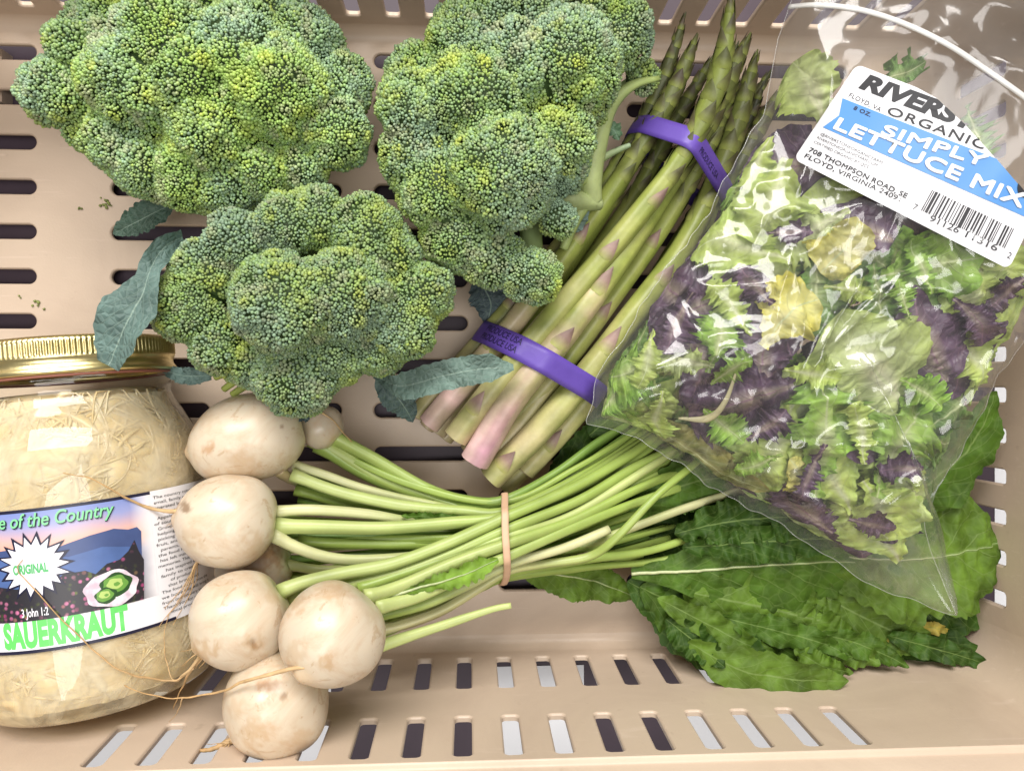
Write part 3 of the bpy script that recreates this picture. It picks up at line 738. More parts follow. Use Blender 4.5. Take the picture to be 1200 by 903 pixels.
        wg = np.clip(mid_ * 1.1 - .25 + r.normal(0, .15, len(p)), 0, .7)[:, None]; col = (col * (1 - wg) + gry * wg) * r.uniform(.68, 1.32, (len(p), 1)) * lum
        rb = r.uniform(.058, .094, len(p)) * r.uniform(.82, 1.22, nc)[ci]; e1 = unit(np.cross(nrm, [.3, .5, .81])); e2 = np.cross(nrm, e1)
        loc = ICO[None]; W = p[:, None] + rb[:, None, None] * (loc[..., 0:1] * e1[:, None] + loc[..., 1:2] * e2[:, None] + 1.35 * loc[..., 2:3] * nrm[:, None])
        Fc = (ICF[None] + (np.arange(len(p)) * 12)[:, None, None]).reshape(-1, 3)
        b = MB().add(W.reshape(-1, 3), Fc, np.repeat(col, 12, 0)); bo = b.build('buds', M['bud'], fo); bo['kind'] = 'stuff'
    return root
def add_stalk(root, pts, radii, col0, col1, name='stalk', k=14, cut=False):
    C = spline(PP(pts), 24); R = np.interp(np.linspace(0, 1, 24), np.linspace(0, 1, len(radii)), radii)
    V, f, t, a = tube(C, R, k, shape=lambda t, a: 1 + .05 * np.sin(3 * a + 4 * t) + .03 * np.sin(7 * a)); c = np.array(col0) * (1 - t[:, None]) + np.array(col1) * t[:, None]
    return MB().add(V, f, c).build(name, M['stalk'], root)
def add_leaf(root, pts, wpx, prof, col, mat, name='leaf', rim=None, rib=None, z=6, seed=0, amt=.2, **kw):
    V, f, uv = leaf_geo(PP(pts) if len(pts[0]) == 3 else pts, wpx / pxcm(pts[len(pts) // 2][2]), prof, seed=seed, **kw)
    return MB().add(V, f, leaf_cols(V, uv, col, rim, seed, amt, rib), uv).build(name, mat, root)

bA = broccoli('broccoli crown in the back corner, lightest and most yellow green of the three',
    [(28, 95), (45, 60), (85, 20), (130, -15), (200, -40), (290, -35), (360, 0), (415, 55), (435, 110), (428, 165), (400, 205), (350, 222), (300, 232), (250, 258), (205, 238), (160, 232), (130, 205), (95, 170), (50, 155)],
    5.0, 9.8, (240, 130, 1.2), 11, tint=-.12, lum=1.08)
bB = broccoli('broccoli crown beside the asparagus with its pale stalk showing',
    [(447, 130), (455, 85), (490, 40), (540, 5), (600, -20), (680, -30), (740, -5), (776, 40), (784, 72), (766, 94), (728, 104), (704, 130), (694, 165), (684, 205), (672, 245), (668, 290), (660, 330), (630, 355), (585, 350), (550, 320), (500, 300), (480, 250), (452, 215)],
    5.5, 10.5, (620, 175, 1.2), 23, tint=.15, lum=.95, rpx=58)
bC = broccoli('blue green broccoli crown between the jar lid and the asparagus butts',
    [(183, 365), (205, 310), (240, 265), (300, 238), (370, 222), (420, 230), (460, 245), (485, 285), (525, 320), (530, 355), (510, 385), (485, 420), (450, 432), (410, 445), (365, 480), (320, 478), (285, 450), (240, 430), (205, 405)],
    6.0, 11.2, (360, 350, 1.2), 37, tint=.06, lum=.80, extra=[(452, 405, 6.2, 30), (470, 385, 6.0, 28)])
PALE, PALE2 = (.36, .44, .16), (.44, .51, .24)
add_stalk(bB, [(772, 92, 7.6), (742, 100, 7.7), (717, 122, 7.6), (702, 158, 7.2), (692, 205, 6.7), (694, 240, 6.0)], [.12, .26, .42, .56, .62, .5], (.33, .42, .13), (.46, .53, .24))
add_stalk(bB, [(700, 120, 7.6), (676, 140, 7.9), (650, 150, 7.6)], [.42, .4, .3], PALE, PALE, 'branch')
add_stalk(bB, [(690, 205, 6.6), (664, 212, 7.2), (640, 214, 7.2)], [.5, .45, .3], PALE, PALE, 'branch')
add_stalk(bB, [(688, 230, 6.2), (672, 262, 6.2), (660, 292, 6.0)], [.45, .32, .22], PALE, PALE, 'branch')
add_stalk(bB, [(640, 225, 6.2), (672, 234, 6.5), (704, 240, 6.0)], [.7, .6, .28], PALE, PALE2)
add_stalk(bB, [(690, 196, 6.4), (715, 180, 6.6), (738, 170, 6.5)], [.22, .18, .12], PALE, (.30, .40, .25), 'leaf_stalk', 8)
add_leaf(bB, [(700, 152, 6.8), (718, 152, 7.1), (725, 165, 7)], 10, P_OVAL, (.12, .22, .12), M['broc_leaf'], seed=3, nu=30)
add_leaf(bB, [(650, 235, 6.5), (672, 250, 6.0), (672, 275, 5.4)], 18, P_OVAL, (.22, .32, .28), M['broc_leaf'], seed=4, nu=40, ruffle=.2)
add_leaf(bB, [(560, 325, 3.4), (575, 355, 3.2), (570, 380, 3.0)], 24, P_OVAL, (.07, .10, .11), M['broc_leaf'], seed=5, nu=40, ruffle=.2)
BL = (.115, .185, .165)
add_leaf(bA, [(205, 236, 4.6), (180, 250, 4.6), (155, 262, 4.4), (133, 274, 4.0)], 17, P_OVAL, (.06, .11, .08), M['broc_leaf'], seed=6, nu=50, fold=.3, ruffle=.08)
add_leaf(bC, [(212, 278, 9.0), (192, 290, 9.8), (178, 312, 10.4), (165, 348, 11.0), (145, 385, 11.2), (128, 428, 10.9)], 33, lambda t: np.interp(t, [0, .2, .4, .62, .82, 1], [.32, .42, .40, .95, .95, .45]), BL, M['broc_leaf'], seed=7, nu=70, fold=.32, ruffle=.14, nruf=2, serr=.03, twist=[.9, .6, -.2, -.25, -.2])
add_leaf(bC, [(250, 440, 6.0), (215, 440, 5.4), (185, 430, 5.2)], 10, P_OVAL, BL, M['broc_leaf'], seed=8, nu=40)
add_leaf(bC, [(440, 440, 6.0), (470, 452, 6.9), (520, 440, 7.5), (565, 432, 7.7), (602, 430, 7.6)], 17, lambda t: np.interp(t, [0, .15, .25, .6, .85, 1], [.2, .5, 1.0, 1.05, .95, .2]), (.13, .20, .17), M['broc_leaf'], seed=9, nu=60, fold=.25, ruffle=.12, nruf=3, serr=.05)
add_leaf(bC, [(440, 445, 5.6), (462, 462, 5.6), (476, 480, 5.0), (484, 495, 4.6)], 19, P_OVAL, (.09, .14, .135), M['broc_leaf'], seed=10, nu=40, fold=-.3, ruffle=.1)
add_leaf(bC, [(340, 470, 6.6), (355, 486, 6.6), (362, 492, 6.4)], 10, P_OVAL, (.05, .08, .09), M['broc_leaf'], seed=12, nu=30)
for i, (a, b) in enumerate((((300, 430), (252, 442)), ((300, 436), (262, 456)), ((310, 425), (255, 428)), ((310, 445), (272, 462)))):
    add_stalk(bC, [(a[0], a[1], 6.6), ((a[0] + b[0]) / 2, (a[1] + b[1]) / 2 - 3, 6.9), (b[0], b[1], 6.6)], [.32, .2, .16], (.34, .42, .12), (.38, .45, .10), 'branch', 8)
# crumbs of broccoli on the crate floor
mb = MB(); r = np.random.default_rng(2)
for (x, y, n, s) in ((124, 237, 14, 7), (92, 244, 3, 3), (44, 355, 6, 5), (52, 362, 2, 2), (23, 348, 2, 2)):
    for k in range(n):
        p = P(x + r.normal(0, s * .5), y + r.normal(0, s * .5), .06); mb.add(p + ICO * r.uniform(.04, .11), ICF, np.array([.22, .26, .07]) * r.uniform(.6, 1.2))
tag(mb.build('crumbs', M['bud'], None, True, at=P(100, 250, 0)), 'tiny broccoli crumbs scattered on the crate floor', 'crumbs', kind='stuff')

# ------------------------------------------------------------------ asparagus
G_ASP, Y_ASP, PINK, PURP, DARK = np.array([.25, .30, .06]), np.array([.44, .44, .14]), np.array([.60, .40, .39]), np.array([.25, .13, .145]), np.array([.055, .06, .028])
SPEARS = []
def spear(label, pts, r0, base=.5, tipdark=.3, bracts=(), seed=0, group='asparagus spears in the banded bunch'):
    """pts from cut butt to tip; base = how far pink/white the butt is; bracts = [(t, angle)] along the stalk"""
    rg = np.random.default_rng(seed); r0 = r0 * .9; n = 64; C = spline(PP(pts), n); tt = np.linspace(0, 1, n)
    R = r0 * np.interp(tt, [0, .1, .5, .72, .80, .88, .95, 1], [1.0, 1.0, .86, .74, .80, .72, .45, .05])
    R = R * (1 + .02 * np.sin(tt * 23 + seed))
    root = thing('asparagus_spear', label, 'asparagus', C[0], group)
    k = 18; V, f, t, a = tube(C, R, k, shape=lambda t, a: 1 + .035 * np.sin(5 * a + 3 * t + seed) + .022 * np.sin(9 * a - 4 * t), cap=False)
    nz = fbm(V * np.array([.8, .8, .8]), seed, 3); w = np.clip(base * (1 - t / .42) + .25 * nz * base, 0, 1)[:, None]
    col = lerp(G_ASP, Y_ASP, np.clip(.75 - t + .4 * nz, 0, 1)[:, None]); st = fbm(np.c_[a * 2.2, t * 2.5, np.full(len(t), seed * 3.1)], seed + 7, 3)[:, None]; col = col * (1 + .16 * st); col = col * (1 - w) + (PINK * (1 + .3 * nz[:, None]) * (1 - np.clip(st, 0, 1) * np.array([.25, .45, .25]))) * w
    wt = (sstep(.55, .85, t) * min(1, tipdark * 1.4))[:, None]; col = col * (1 - wt) + DARK * wt
    MB().add(V, f, col).build('stalk', M['asparagus'], root)
    T, S, N = frames(C)
    # cut face
    cf = C[0] - T[0] * .02; aa = np.linspace(0, 2 * np.pi, k, endpoint=False)
    rim = C[0] + R[0] * (np.cos(aa)[:, None] * S[0] + np.sin(aa)[:, None] * N[0])
    j = np.arange(k); mid_ = C[0] + R[0] * .8 * (np.cos(aa)[:, None] * S[0] + np.sin(aa)[:, None] * N[0]) - T[0] * .05
    cc = np.concatenate([np.tile([.34, .25, .13], (k, 1)), np.tile([.55, .46, .27], (k, 1)), [[.50, .42, .24]]])
    MB().add(np.vstack([rim, mid_, cf - T[0] * .06]), [grid_faces(2, k, True), np.stack([np.full(k, 2 * k), (j + 1) % k + k, j + k], 1)], cc).build('cut_end', M['asparagus'], root)
    L = np.linalg.norm(np.diff(C, axis=0), axis=1).sum()
    def at(s, ang, lift):
        ii = np.clip(s, 0, 1) * (n - 1); i0 = np.clip(ii.astype(int), 0, n - 2); fr = (ii - i0)[:, None]
        c = lerp(C[i0], C[i0 + 1], fr); s_ = unit(lerp(S[i0], S[i0 + 1], fr)); n_ = unit(lerp(N[i0], N[i0 + 1], fr)); rr = lerp(R[i0], R[i0 + 1], fr[:, 0]) + lift
        return c + rr[:, None] * (np.cos(ang)[:, None] * s_ + np.sin(ang)[:, None] * n_)
    def bract(t0, ang0, ln, half, lift, col_, flare=.04):
        nu, nv = 7, 7; q = np.linspace(0, 1, nu); v = np.linspace(-1, 1, nv)
        wprof = np.interp(q, [0, .2, .6, .85, 1], [.9, .95, .5, .2, .03])
        ss = np.repeat(t0 + q * ln / L, nv); an = ang0 + (wprof[:, None] * v[None] * half).ravel()
        lf = lift * np.repeat(np.interp(q, [0, .15, 1], [0.0, 1, 1.0]), nv) + flare * np.repeat(q ** 2, nv) - .02 * np.tile(v ** 2, nu)
        V = at(ss, an, lf + .008); g = np.repeat(q, nv)[:, None]
        gb = np.clip(g * 2.2, 0, 1); cl = lerp(lerp(Y_ASP, G_ASP, t0), col_, gb * .85) * (1 - .3 * g * g)
        MB().add(V, grid_faces(nu, nv)[:, ::-1], cl).build('bract', M['bract'], root)
    for (t0, ang) in bracts:
        bract(t0, ang, r0 * rg.uniform(1.7, 2.3), .75, .05, lerp(PURP, PINK, rg.uniform(.0, .3)))
    m = 26
    for i in range(m):
        t0 = .64 + .335 * (i / (m - 1)) ** .85; g = i / m; ang = i * 2.4 + seed
        c = lerp(np.array([.085, .095, .025]), np.array([.07, .035, .042]), np.clip(rg.uniform(-.2, .7) + .5 * g * tipdark * 2, 0, 1)) * rg.uniform(.7, 1.25)
        bract(t0, ang, r0 * lerp(1.9, 1.25, g), lerp(.75, 1.25, g), .04 + .03 * rg.uniform(), c, flare=.05)
    SPEARS.append((C, R)); return root
U = math.pi / 2
spear('long front asparagus spear, topmost in the bunch, its tip reaching over the back wall', [(534, 512, 5.0), (590, 440, 5.7), (640, 380, 6.0), (735, 268, 6.4), (795, 190, 6.9), (830, 125, 7.6), (847, 70, 8.3), (858, -12, 9.4)], .74, .30, .15, [(.06, U + .4), (.45, U), (.58, U - .5)], 1)
spear('thick asparagus spear with a pinkish white peeled base in the middle of the bunch', [(556, 540, 5.2), (598, 470, 5.8), (650, 405, 6.0), (700, 340, 5.9), (765, 245, 5.6), (830, 140, 5.6), (880, 38, 6.0)], .84, 1.05, .45, [(.27, U - .2), (.40, U + .1)], 2)
spear('asparagus spear with purple bract near the cut, in front of the peeled one', [(575, 560, 4.2), (628, 508, 4.7), (677, 452, 5.0), (735, 378, 5.0), (800, 290, 4.8), (852, 180, 4.9), (888, 58, 5.4)], .80, .28, .4, [(.03, U + .25), (.33, U + .3), (.5, U)], 3)
spear('asparagus spear at the front edge of the bunch, dipping under the bag corner', [(616, 552, 3.0), (660, 503, 3.4), (710, 440, 3.7), (780, 340, 3.9), (840, 240, 4.1), (890, 150, 4.4), (918, 100, 4.6)], .66, .20, .6, [(.07, U + .2)], 4)
spear('mauve based asparagus spear at the broccoli side of the bunch', [(503, 497, 3.7), (555, 435, 4.3), (610, 368, 4.6), (690, 262, 4.9), (745, 180, 5.4), (790, 105, 6.0), (818, 40, 6.5)], .70, .85, .4, [(.21, U + .2), (.50, U)], 5)
spear('asparagus spear half hidden between the long one and the peeled one, purple pointed bract', [(578, 520, 3.2), (640, 452, 4.0), (700, 372, 4.4), (770, 275, 4.6), (820, 190, 4.9), (850, 120, 5.3), (868, 70, 5.6)], .66, .3, .4, [(.36, U - .1), (.55, U + .1)], 6)
spear('thin asparagus spear along the outer edge beside the broccoli stalk', [(488, 486, 2.4), (545, 420, 3.0), (610, 345, 3.4), (680, 255, 3.9), (735, 175, 4.6), (775, 100, 5.2), (804, 14, 5.9)], .58, .4, .6, [(.30, U + .4), (.48, U + .3)], 7)
spear('short cut asparagus spear peeking out lowest at the butt end', [(590, 572, 2.4), (640, 520, 2.6), (700, 440, 2.8), (770, 330, 3.0), (840, 210, 3.4), (882, 120, 3.9), (905, 80, 4.2)], .60, .15, .6, [(.1, U)], 8)
HID = 'asparagus spear buried in the lower layer of the bunch'
spear('thin buried asparagus spear, tip between the long one and the mauve one', [(520, 512, 1.5), (580, 445, 1.7), (660, 350, 2.2), (740, 235, 2.8), (790, 145, 3.6), (838, 62, 4.6)], .62, .4, .5, [], 9)
spear('buried asparagus spear directly beneath the long front spear', [(552, 538, 2.2), (610, 470, 2.4), (690, 370, 2.8), (765, 250, 3.3), (812, 160, 4.0), (848, 90, 4.5)], .66, .4, .5, [], 10)
spear('buried asparagus spear lowest in the middle, resting on the crate floor', [(548, 530, .8), (610, 465, .9), (690, 365, 1.2), (770, 245, 1.8), (820, 160, 2.4), (870, 95, 3.0)], .62, .3, .5, [], 11)
spear('limp dark asparagus tip nearest the lettuce bag', [(590, 560, 1.0), (640, 505, 1.1), (720, 400, 1.4), (800, 275, 2.0), (860, 175, 2.6), (912, 112, 3.0)], .62, .3, .6, [], 12)
spear('buried asparagus spear beneath the mauve based one', [(512, 505, 2.6), (570, 435, 3.0), (640, 345, 3.3), (715, 235, 3.9), (770, 140, 4.6), (812, 70, 5.0)], .6, .5, .5, [], 13)

spear('slim asparagus spear showing between the outer edge and the mauve one', [(500, 500, 1.2), (560, 430, 1.6), (640, 330, 2.2), (715, 215, 3.0), (762, 130, 4.0), (795, 62, 5.0)], .52, .4, .6, [(.4, U)], 14)
spear('slim asparagus spear behind the peeled one, tip beside the long front spear', [(570, 545, 3.6), (630, 470, 4.0), (700, 355, 4.2), (778, 232, 4.4), (830, 130, 5.0), (866, 48, 5.8)], .54, .3, .6, [(.5, U)], 15)
spear('slim asparagus spear along the bag side with a wilted dark tip', [(605, 560, 2.0), (670, 480, 2.2), (750, 365, 2.6), (822, 240, 3.2), (868, 160, 3.8), (898, 92, 4.4)], .54, .3, .8, [(.4, U)], 16)

def hull(pts):
    pts = sorted(map(tuple, pts)); 
    def half(ps):
        h = []
        for p in ps:
            while len(h) > 1 and (h[-1][0] - h[-2][0]) * (p[1] - h[-2][1]) - (h[-1][1] - h[-2][1]) * (p[0] - h[-2][0]) <= 0: h.pop()
            h.append(p)
        return h
    a, b = half(pts), half(pts[::-1]); return np.array(a[:-1] + b[:-1])
def band(name, label, cat, tubes, o, axis, width, mat, gap=.04, skew=0.0, n=140, wob=0.0, seed=0, group=None, thick=.06):
    """an elastic band stretched round the tubes that cross the plane through o"""
    axis = unit(axis); e1 = unit(np.cross(axis, [0, 0, 1])); e2 = np.cross(e1, axis)
    pts = []; an = np.linspace(0, 2 * np.pi, 20, endpoint=False)
    for C, R in tubes:
        d = (C - o) @ axis; k = np.where((d[:-1] < 0) & (d[1:] >= 0))[0]
        if not len(k): continue
        k = k[0]; w = -d[k] / (d[k + 1] - d[k]); c = lerp(C[k], C[k + 1], w) - o; rr = R[k] + gap
        for q in an: pts.append((c @ e1 + rr * math.cos(q), c @ e2 + rr * math.sin(q)))
    h = hull(pts); h = np.vstack([h, h[:1]]); sl = np.concatenate([[0], np.cumsum(np.linalg.norm(np.diff(h, axis=0), axis=1))])
    s = np.linspace(0, sl[-1], n, endpoint=False); q = np.c_[np.interp(s, sl, h[:, 0]), np.interp(s, sl, h[:, 1])]
    for _ in range(3): q = (np.roll(q, 1, 0) + 2 * q + np.roll(q, -1, 0)) / 4
    C3 = o + q[:, :1] * e1 + q[:, 1:] * e2
    tg = unit(np.roll(C3, -1, 0) - np.roll(C3, 1, 0)); nr = unit(np.cross(tg, axis)); cen = C3.mean(0)
    if ((C3 - cen) * nr).sum() < 0: nr = -nr
    sh = skew * q[:, :1] + wob * np.sin(np.linspace(0, 2 * np.pi, n, endpoint=False) * 2 + seed)[:, None]
    prof = [(-.5, 0), (-.5, 1), (-.25, 1.15), (0, 1.2), (.25, 1.15), (.5, 1), (.5, 0)]
    V = np.stack([C3 + axis * (p * width + sh) + nr * (t * thick) for p, t in prof], 1).reshape(-1, 3)
    root = thing(name, label, cat, [cen[0], cen[1], C3[:, 2].min()], group)
    MB().add(V, grid_faces(n + 1, 7)[:, ::-1] % (n * 7)).build('strap', mat, root)
    return root, (C3 + axis * sh, nr, axis, s, sl[-1])
pm = Mat('purple_rubber'); pm.set(Base_Color=pm.mix(pm.noise(60, 4), (.085, .045, .30), (.15, .085, .44)), Roughness=.45, Normal=pm.bump(pm.noise(180, 3), .2, .001))
dk = plain('dark_violet_ink', (.02, .012, .07), .5)
AX = P(760, 232, 4) - P(620, 428, 4)
def band_text(root, geo, s, p_start, p_end, cap, off, flip=False):
    C3, nr, axis, arc, tot = geo
    # position along the band nearest to two photo points (both on the upper side)
    def near(px, py):
        top = C3[:, 2] > C3[:, 2].mean() - .2
        best = min((np.linalg.norm(np.cross(unit(ray(px, py)), c - np.array([0, 0, H]))), i) for i, c in enumerate(C3) if top[i]); return arc[best[1]]
    a0, a1 = near(*p_start), near(*p_end); sg = 1 if ((a1 - a0) % tot) < tot / 2 else -1; ln = min((a1 - a0) % tot, (a0 - a1) % tot)
    V2, Fc = fit_text(s, 0, ln, off, cap, .012, 0, 1, 14)
    aa = (a0 + sg * V2[:, 0]) % tot; e = np.concatenate([arc, [tot]])
    g = lambda A: np.stack([np.interp(aa, e, np.concatenate([A[:, k], A[:1, k]])) for k in range(3)], 1)
    V = g(C3) + axis * V2[:, 1:2] + unit(g(nr)) * .085
    Fc = fixwind(V2, Fc); MB().add(V, Fc if sg > 0 else Fc[:, ::-1]).build('lettering', dk, root, smooth=False)
pb1, g1 = band('rubber_band', 'purple rubber band with dark lettering round the asparagus near the cut butts', 'rubber band', SPEARS, P(632, 425, 4), AX, 1.25, pm.m, skew=.12, group='purple bands on the asparagus')
band_text(pb1, g1, 'PRODUCE USA', (566, 398), (622, 385), .34, .12); band_text(pb1, g1, 'PRODUCE USA', (566, 398), (622, 385), .34, -.36)
pb2, g2 = band('rubber_band', 'purple rubber band round the asparagus just below the tips', 'rubber band', SPEARS, P(798, 186, 5), AX + np.array([0, 1.5, 0]), 1.05, pm.m, skew=-.05, group='purple bands on the asparagus')
band_text(pb2, g2, 'PRODUCE USA', (815, 178), (850, 200), .3, -.2)

# ------------------------------------------------------------------ turnips, stems and greens
STEMS = []
def bulb(root, px, py, z, rpx, axis, asp=1.0, seed=0, tone=1.0, spots=()):
    c = P(px, py, z); R = rpx / pxcm(z); a = unit(axis); e1 = unit(np.cross(a, [.2, .1, 1])); e2 = np.cross(a, e1)
    th = np.linspace(0, np.pi, 90); ph = np.linspace(0, 2 * np.pi, 120, endpoint=False)
    rr = np.sin(th); zz = np.cos(th) * asp
    zz = zz - .10 * np.exp(-(th / .28) ** 2) + .0           # dimple at the crown
    zz = zz - .07 * sstep(2.85, np.pi, th)                   # taper to the root
    V = c + R * (zz[:, None, None] * a + rr[:, None, None] * (np.cos(ph)[None, :, None] * e1 + np.sin(ph)[None, :, None] * e2))
    V = V.reshape(-1, 3); d = unit(V - c); V = V + d * (R * .06 * fbm(d * 1.1 + seed * 5, seed, 2))[:, None]
    t = np.repeat(th, 120); g = np.exp(-(t / .42) ** 2)[:, None]; b = sstep(2.6, 3.1, t)[:, None]
    g3 = (np.exp(-((t - .52) / .13) ** 2) * .55)[:, None] * np.clip(.6 + fbm(d * 3 + seed, seed + 3, 2), 0, 1)[:, None]
    col = (np.array([.62, .53, .405]) * (1 - g3) + np.array([.42, .28, .13]) * g3) * tone * (1 - g) + np.array([.55, .56, .26]) * g; col = col * (1 - .5 * b) + np.array([.62, .42, .22]) * .5 * b
    for (sx, sy, sr, st_, cc) in spots:                       # scars, soil and pits seen in the photo
        dd = unit(ray(sx, sy)); rel = V - np.array([0, 0, H]); al = rel @ dd; off = np.linalg.norm(rel - al[:, None] * dd, axis=1); front = al < np.linalg.norm(c - np.array([0, 0, H]))
        q = off / (sr / pxcm(z)) + .55 * fbm(V * 4.0, seed + 31, 3); w_ = (st_ * .82 * (1 - sstep(.2, 1.1, q)) * front)[:, None]; col = col * (1 - w_) + np.array(cc) * w_
        if st_ > .9: V = V - d * (.09 * (1 - sstep(.1, .9, off / (sr / pxcm(z)))) * front)[:, None]
    MB().add(V, grid_faces(90, 120, True), col).build('bulb', M['turnip'], root)
def root_tube(root, pts, r0, r1=.015, name='taproot', seed=0):
    C = spline(pts if not isinstance(pts, list) else PP(pts), 40); C = C + .05 * np.c_[vnoise(C * 1.7, seed), vnoise(C * 1.7 + 9, seed), vnoise(C * 1.7 + 20, seed) * .4]
    t = np.linspace(0, 1, 40); R = r1 + (r0 - r1) * (1 - t) ** 1.6
    V, f, tt, a = tube(C, R, 8, shape=lambda t, a: 1 + .1 * np.sin(40 * t + 2 * a))
    MB().add(V, f, np.array([.60, .42, .22]) * (1 - tt[:, None]) + np.array([.50, .30, .12]) * tt[:, None]).build(name, M['root'], root)
def jroot(pts):
    """photo points lying on the jar, lifted slightly off the glass"""
    out = []
    for p in pts:
        if len(p) == 3: out.append(P(*p))
        else:
            a, s = jhit(*p); out.append(jpt(s, a / JR, JR + .14))
    return np.array(out)
SG, SP, SW, SD = np.array([.31, .42, .09]), np.array([.47, .54, .20]), np.array([.58, .58, .31]), np.array([.16, .27, .05])
def stem(root, pts, r0, r1=None, c0=SP, c1=SG, name='stem', cut=False, seed=None, flat=.9):
    seed = len(STEMS) if seed is None else seed; r0 = r0 * .88; r1 = r1 * .88 if r1 else None; r1 = r0 * .75 if r1 is None else r1
    pts = [(x, y, max(z - max(0, x - 620) / 170 * 1.3, 1.6)) for x, y, z in pts]
    n = 48; C = spline(PP(pts), n); t = np.linspace(0, 1, n); R = lerp(r0, r1, t) * (1 + .03 * np.sin(t * 17 + seed))
    if not cut: R = R * np.interp(t, [0, .04, 1], [1.25, 1.0, 1.0])
    V, f, tt, a = tube(C, R, 12, flat, shape=lambda t, a: 1 - .16 * np.exp(-((a - np.pi / 2 + .7 * math.sin(seed)) / .32) ** 2) + .035 * np.sin(5 * a + seed))
    nz = fbm(V * .9, seed, 2)[:, None]; w = np.clip(sstep(.0, .75, tt)[:, None] + .15 * nz, 0, 1)
    col = np.array(c0) * (1 - w) + np.array(c1) * w; col = col * (1 + .06 * np.sin(a * 9 + seed))[:, None]
    MB().add(V, f, col).build(name, M['stem'], root)
    if name == 'stem': STEMS.append((C, R))
TAN_, BRN_ = (.44, .27, .12), (.17, .085, .035)
GRP = 'white turnips in the tied bunch'
def turnip(label, px, py, z): return thing('turnip', label, 'turnip', P(px, py, z), GRP)
t1 = turnip('oblong white turnip tucked under the broccoli, touching the jar shoulder', 290, 513, 6.4)
bulb(t1, 290, 514, 6.4, 50, (.95, .22, -.2), 1.32, 1, spots=[(243, 526, 9, .7, (.42, .20, .07)), (285, 552, 26, .5, TAN_), (330, 500, 3, .8, BRN_), (240, 490, 16, .3, TAN_), (335, 540, 16, .4, TAN_)])
t2 = turnip('round white turnip overlapping the small print of the jar label', 268, 610, 8.1)
bulb(t2, 268, 610, 8.1, 56, (.95, -.1, -.25), .98, 2, spots=[(216, 594, 8, .9, BRN_), (306, 642, 22, .5, TAN_), (225, 650, 18, .4, TAN_), (222, 625, 14, .35, TAN_)])
t3 = turnip('white turnip with a dark pit, between the jar and the roundest turnip', 281, 725, 10.0)
bulb(t3, 282, 725, 10.0, 55, (.80, .52, -.3), 1.02, 3, spots=[(298, 753, 7, 1.0, BRN_), (298, 753, 15, .5, TAN_), (238, 765, 16, .7, TAN_), (262, 690, 12, .3, TAN_), (320, 700, 10, .4, TAN_)])
t4 = turnip('roundest white turnip nearest the stems, its long root trailing over another', 390, 743, 11.4)
bulb(t4, 390, 743, 11.4, 59, (.45, .55, -.7), .98, 4, spots=[(346, 706, 14, .6, TAN_), (345, 765, 18, .4, TAN_), (392, 690, 20, .45, TAN_), (380, 776, 10, .7, TAN_), (440, 720, 12, .3, TAN_)])
t5 = turnip('lowest white turnip, resting against the slotted near wall', 326, 821, 10.2)
bulb(t5, 326, 821, 10.2, 61, (.60, .72, -.1), .96, 5, .97, spots=[(315, 803, 14, .75, (.40, .19, .08)), (300, 862, 20, .6, TAN_), (350, 868, 18, .45, TAN_), (276, 830, 14, .35, TAN_), (333, 815, 5, .8, BRN_)])
t6 = turnip('brown scabby turnip wedged underneath between two clean ones', 298, 664, 6.2)
bulb(t6, 298, 664, 6.2, 40, (.95, .15, .05), 1.1, 6, .58, spots=[(300, 660, 30, .8, (.24, .13, .06)), (320, 655, 16, .7, (.20, .11, .05))])
t7 = turnip('small turnip mostly hidden behind the broccoli beside the oblong one', 376, 498, 4.6)
bulb(t7, 376, 500, 4.6, 26, (.7, -.6, .1), 1.0, 7, .9)
# roots
root_tube(t1, [(352, 478, 6.0), (385, 488, 5.6), (412, 518, 5.0)], .07, .02, seed=1)
root_tube(t2, jroot([(222, 600, 8.4), (212, 599, 9.0), (178, 596), (140, 580), (112, 563), (92, 557), (75, 553)]), .13, .02, seed=2)
for i, (dx, dy) in enumerate(((-24, 44), (-34, 60), (-44, 72), (-14, 38), (-38, 50), (-28, 70))):
    root_tube(t6, jroot([(252, 642, 8.4), (232, 655, 8.6), (236 + dx * .6, 658 + dy * .55), (228 + dx, 662 + dy)]), .055, .012, 'rootlet', seed=20 + i)
root_tube(t3, [(246, 757, 10.6), (236, 768, 10.4), (222, 788, 9.6), (212, 808, 8.6), (203, 830, 7.8)], .12, .02, seed=3)
root_tube(t3, jroot([(236, 768, 10.4), (215, 790, 10.0), (200, 797), (150, 788), (115, 765), (75, 725), (45, 690), (22, 668), (28, 655)]), .07, .02, 'rootlet', seed=4)
root_tube(t3, jroot([(228, 782, 9.9), (205, 796, 9.6), (193, 775), (190, 745), (196, 720)]), .035, .012, 'rootlet', seed=5)
root_tube(t4, [(381, 774, 13.2), (365, 779, 13.3), (335, 785, 13.0), (290, 797, 12.6), (250, 812, 11.4), (205, 818, 10.6), (170, 812, 10.2), (145, 803, 10.0)], .11, .02, seed=6)
root_tube(t4, [(215, 817, 10.7), (208, 835, 10.0), (198, 845, 9.4)], .03, .01, 'rootlet', seed=8)
root_tube(t5, [(283, 862, 10.2), (270, 868, 10.3), (250, 876, 10.4), (233, 880, 10.4)], .20, .08, seed=7)
rr_ = np.random.default_rng(44)
for tt_, (x, y, z), nn in ((t3, (243, 760, 10.6), 6), (t5, (270, 868, 10.4), 5), (t4, (378, 775, 13.3), 4), (t2, (222, 602, 8.6), 4)):
    for q in range(nn):
        dx, dy = rr_.uniform(-34, -8), rr_.uniform(-6, 26); root_tube(tt_, [(x, y, z), (x + dx * .5 + rr_.uniform(-5, 5), y + dy * .5, z + .1), (x + dx, y + dy, z - rr_.uniform(.2, .8))], .03, .01, 'rootlet', seed=60 + q)
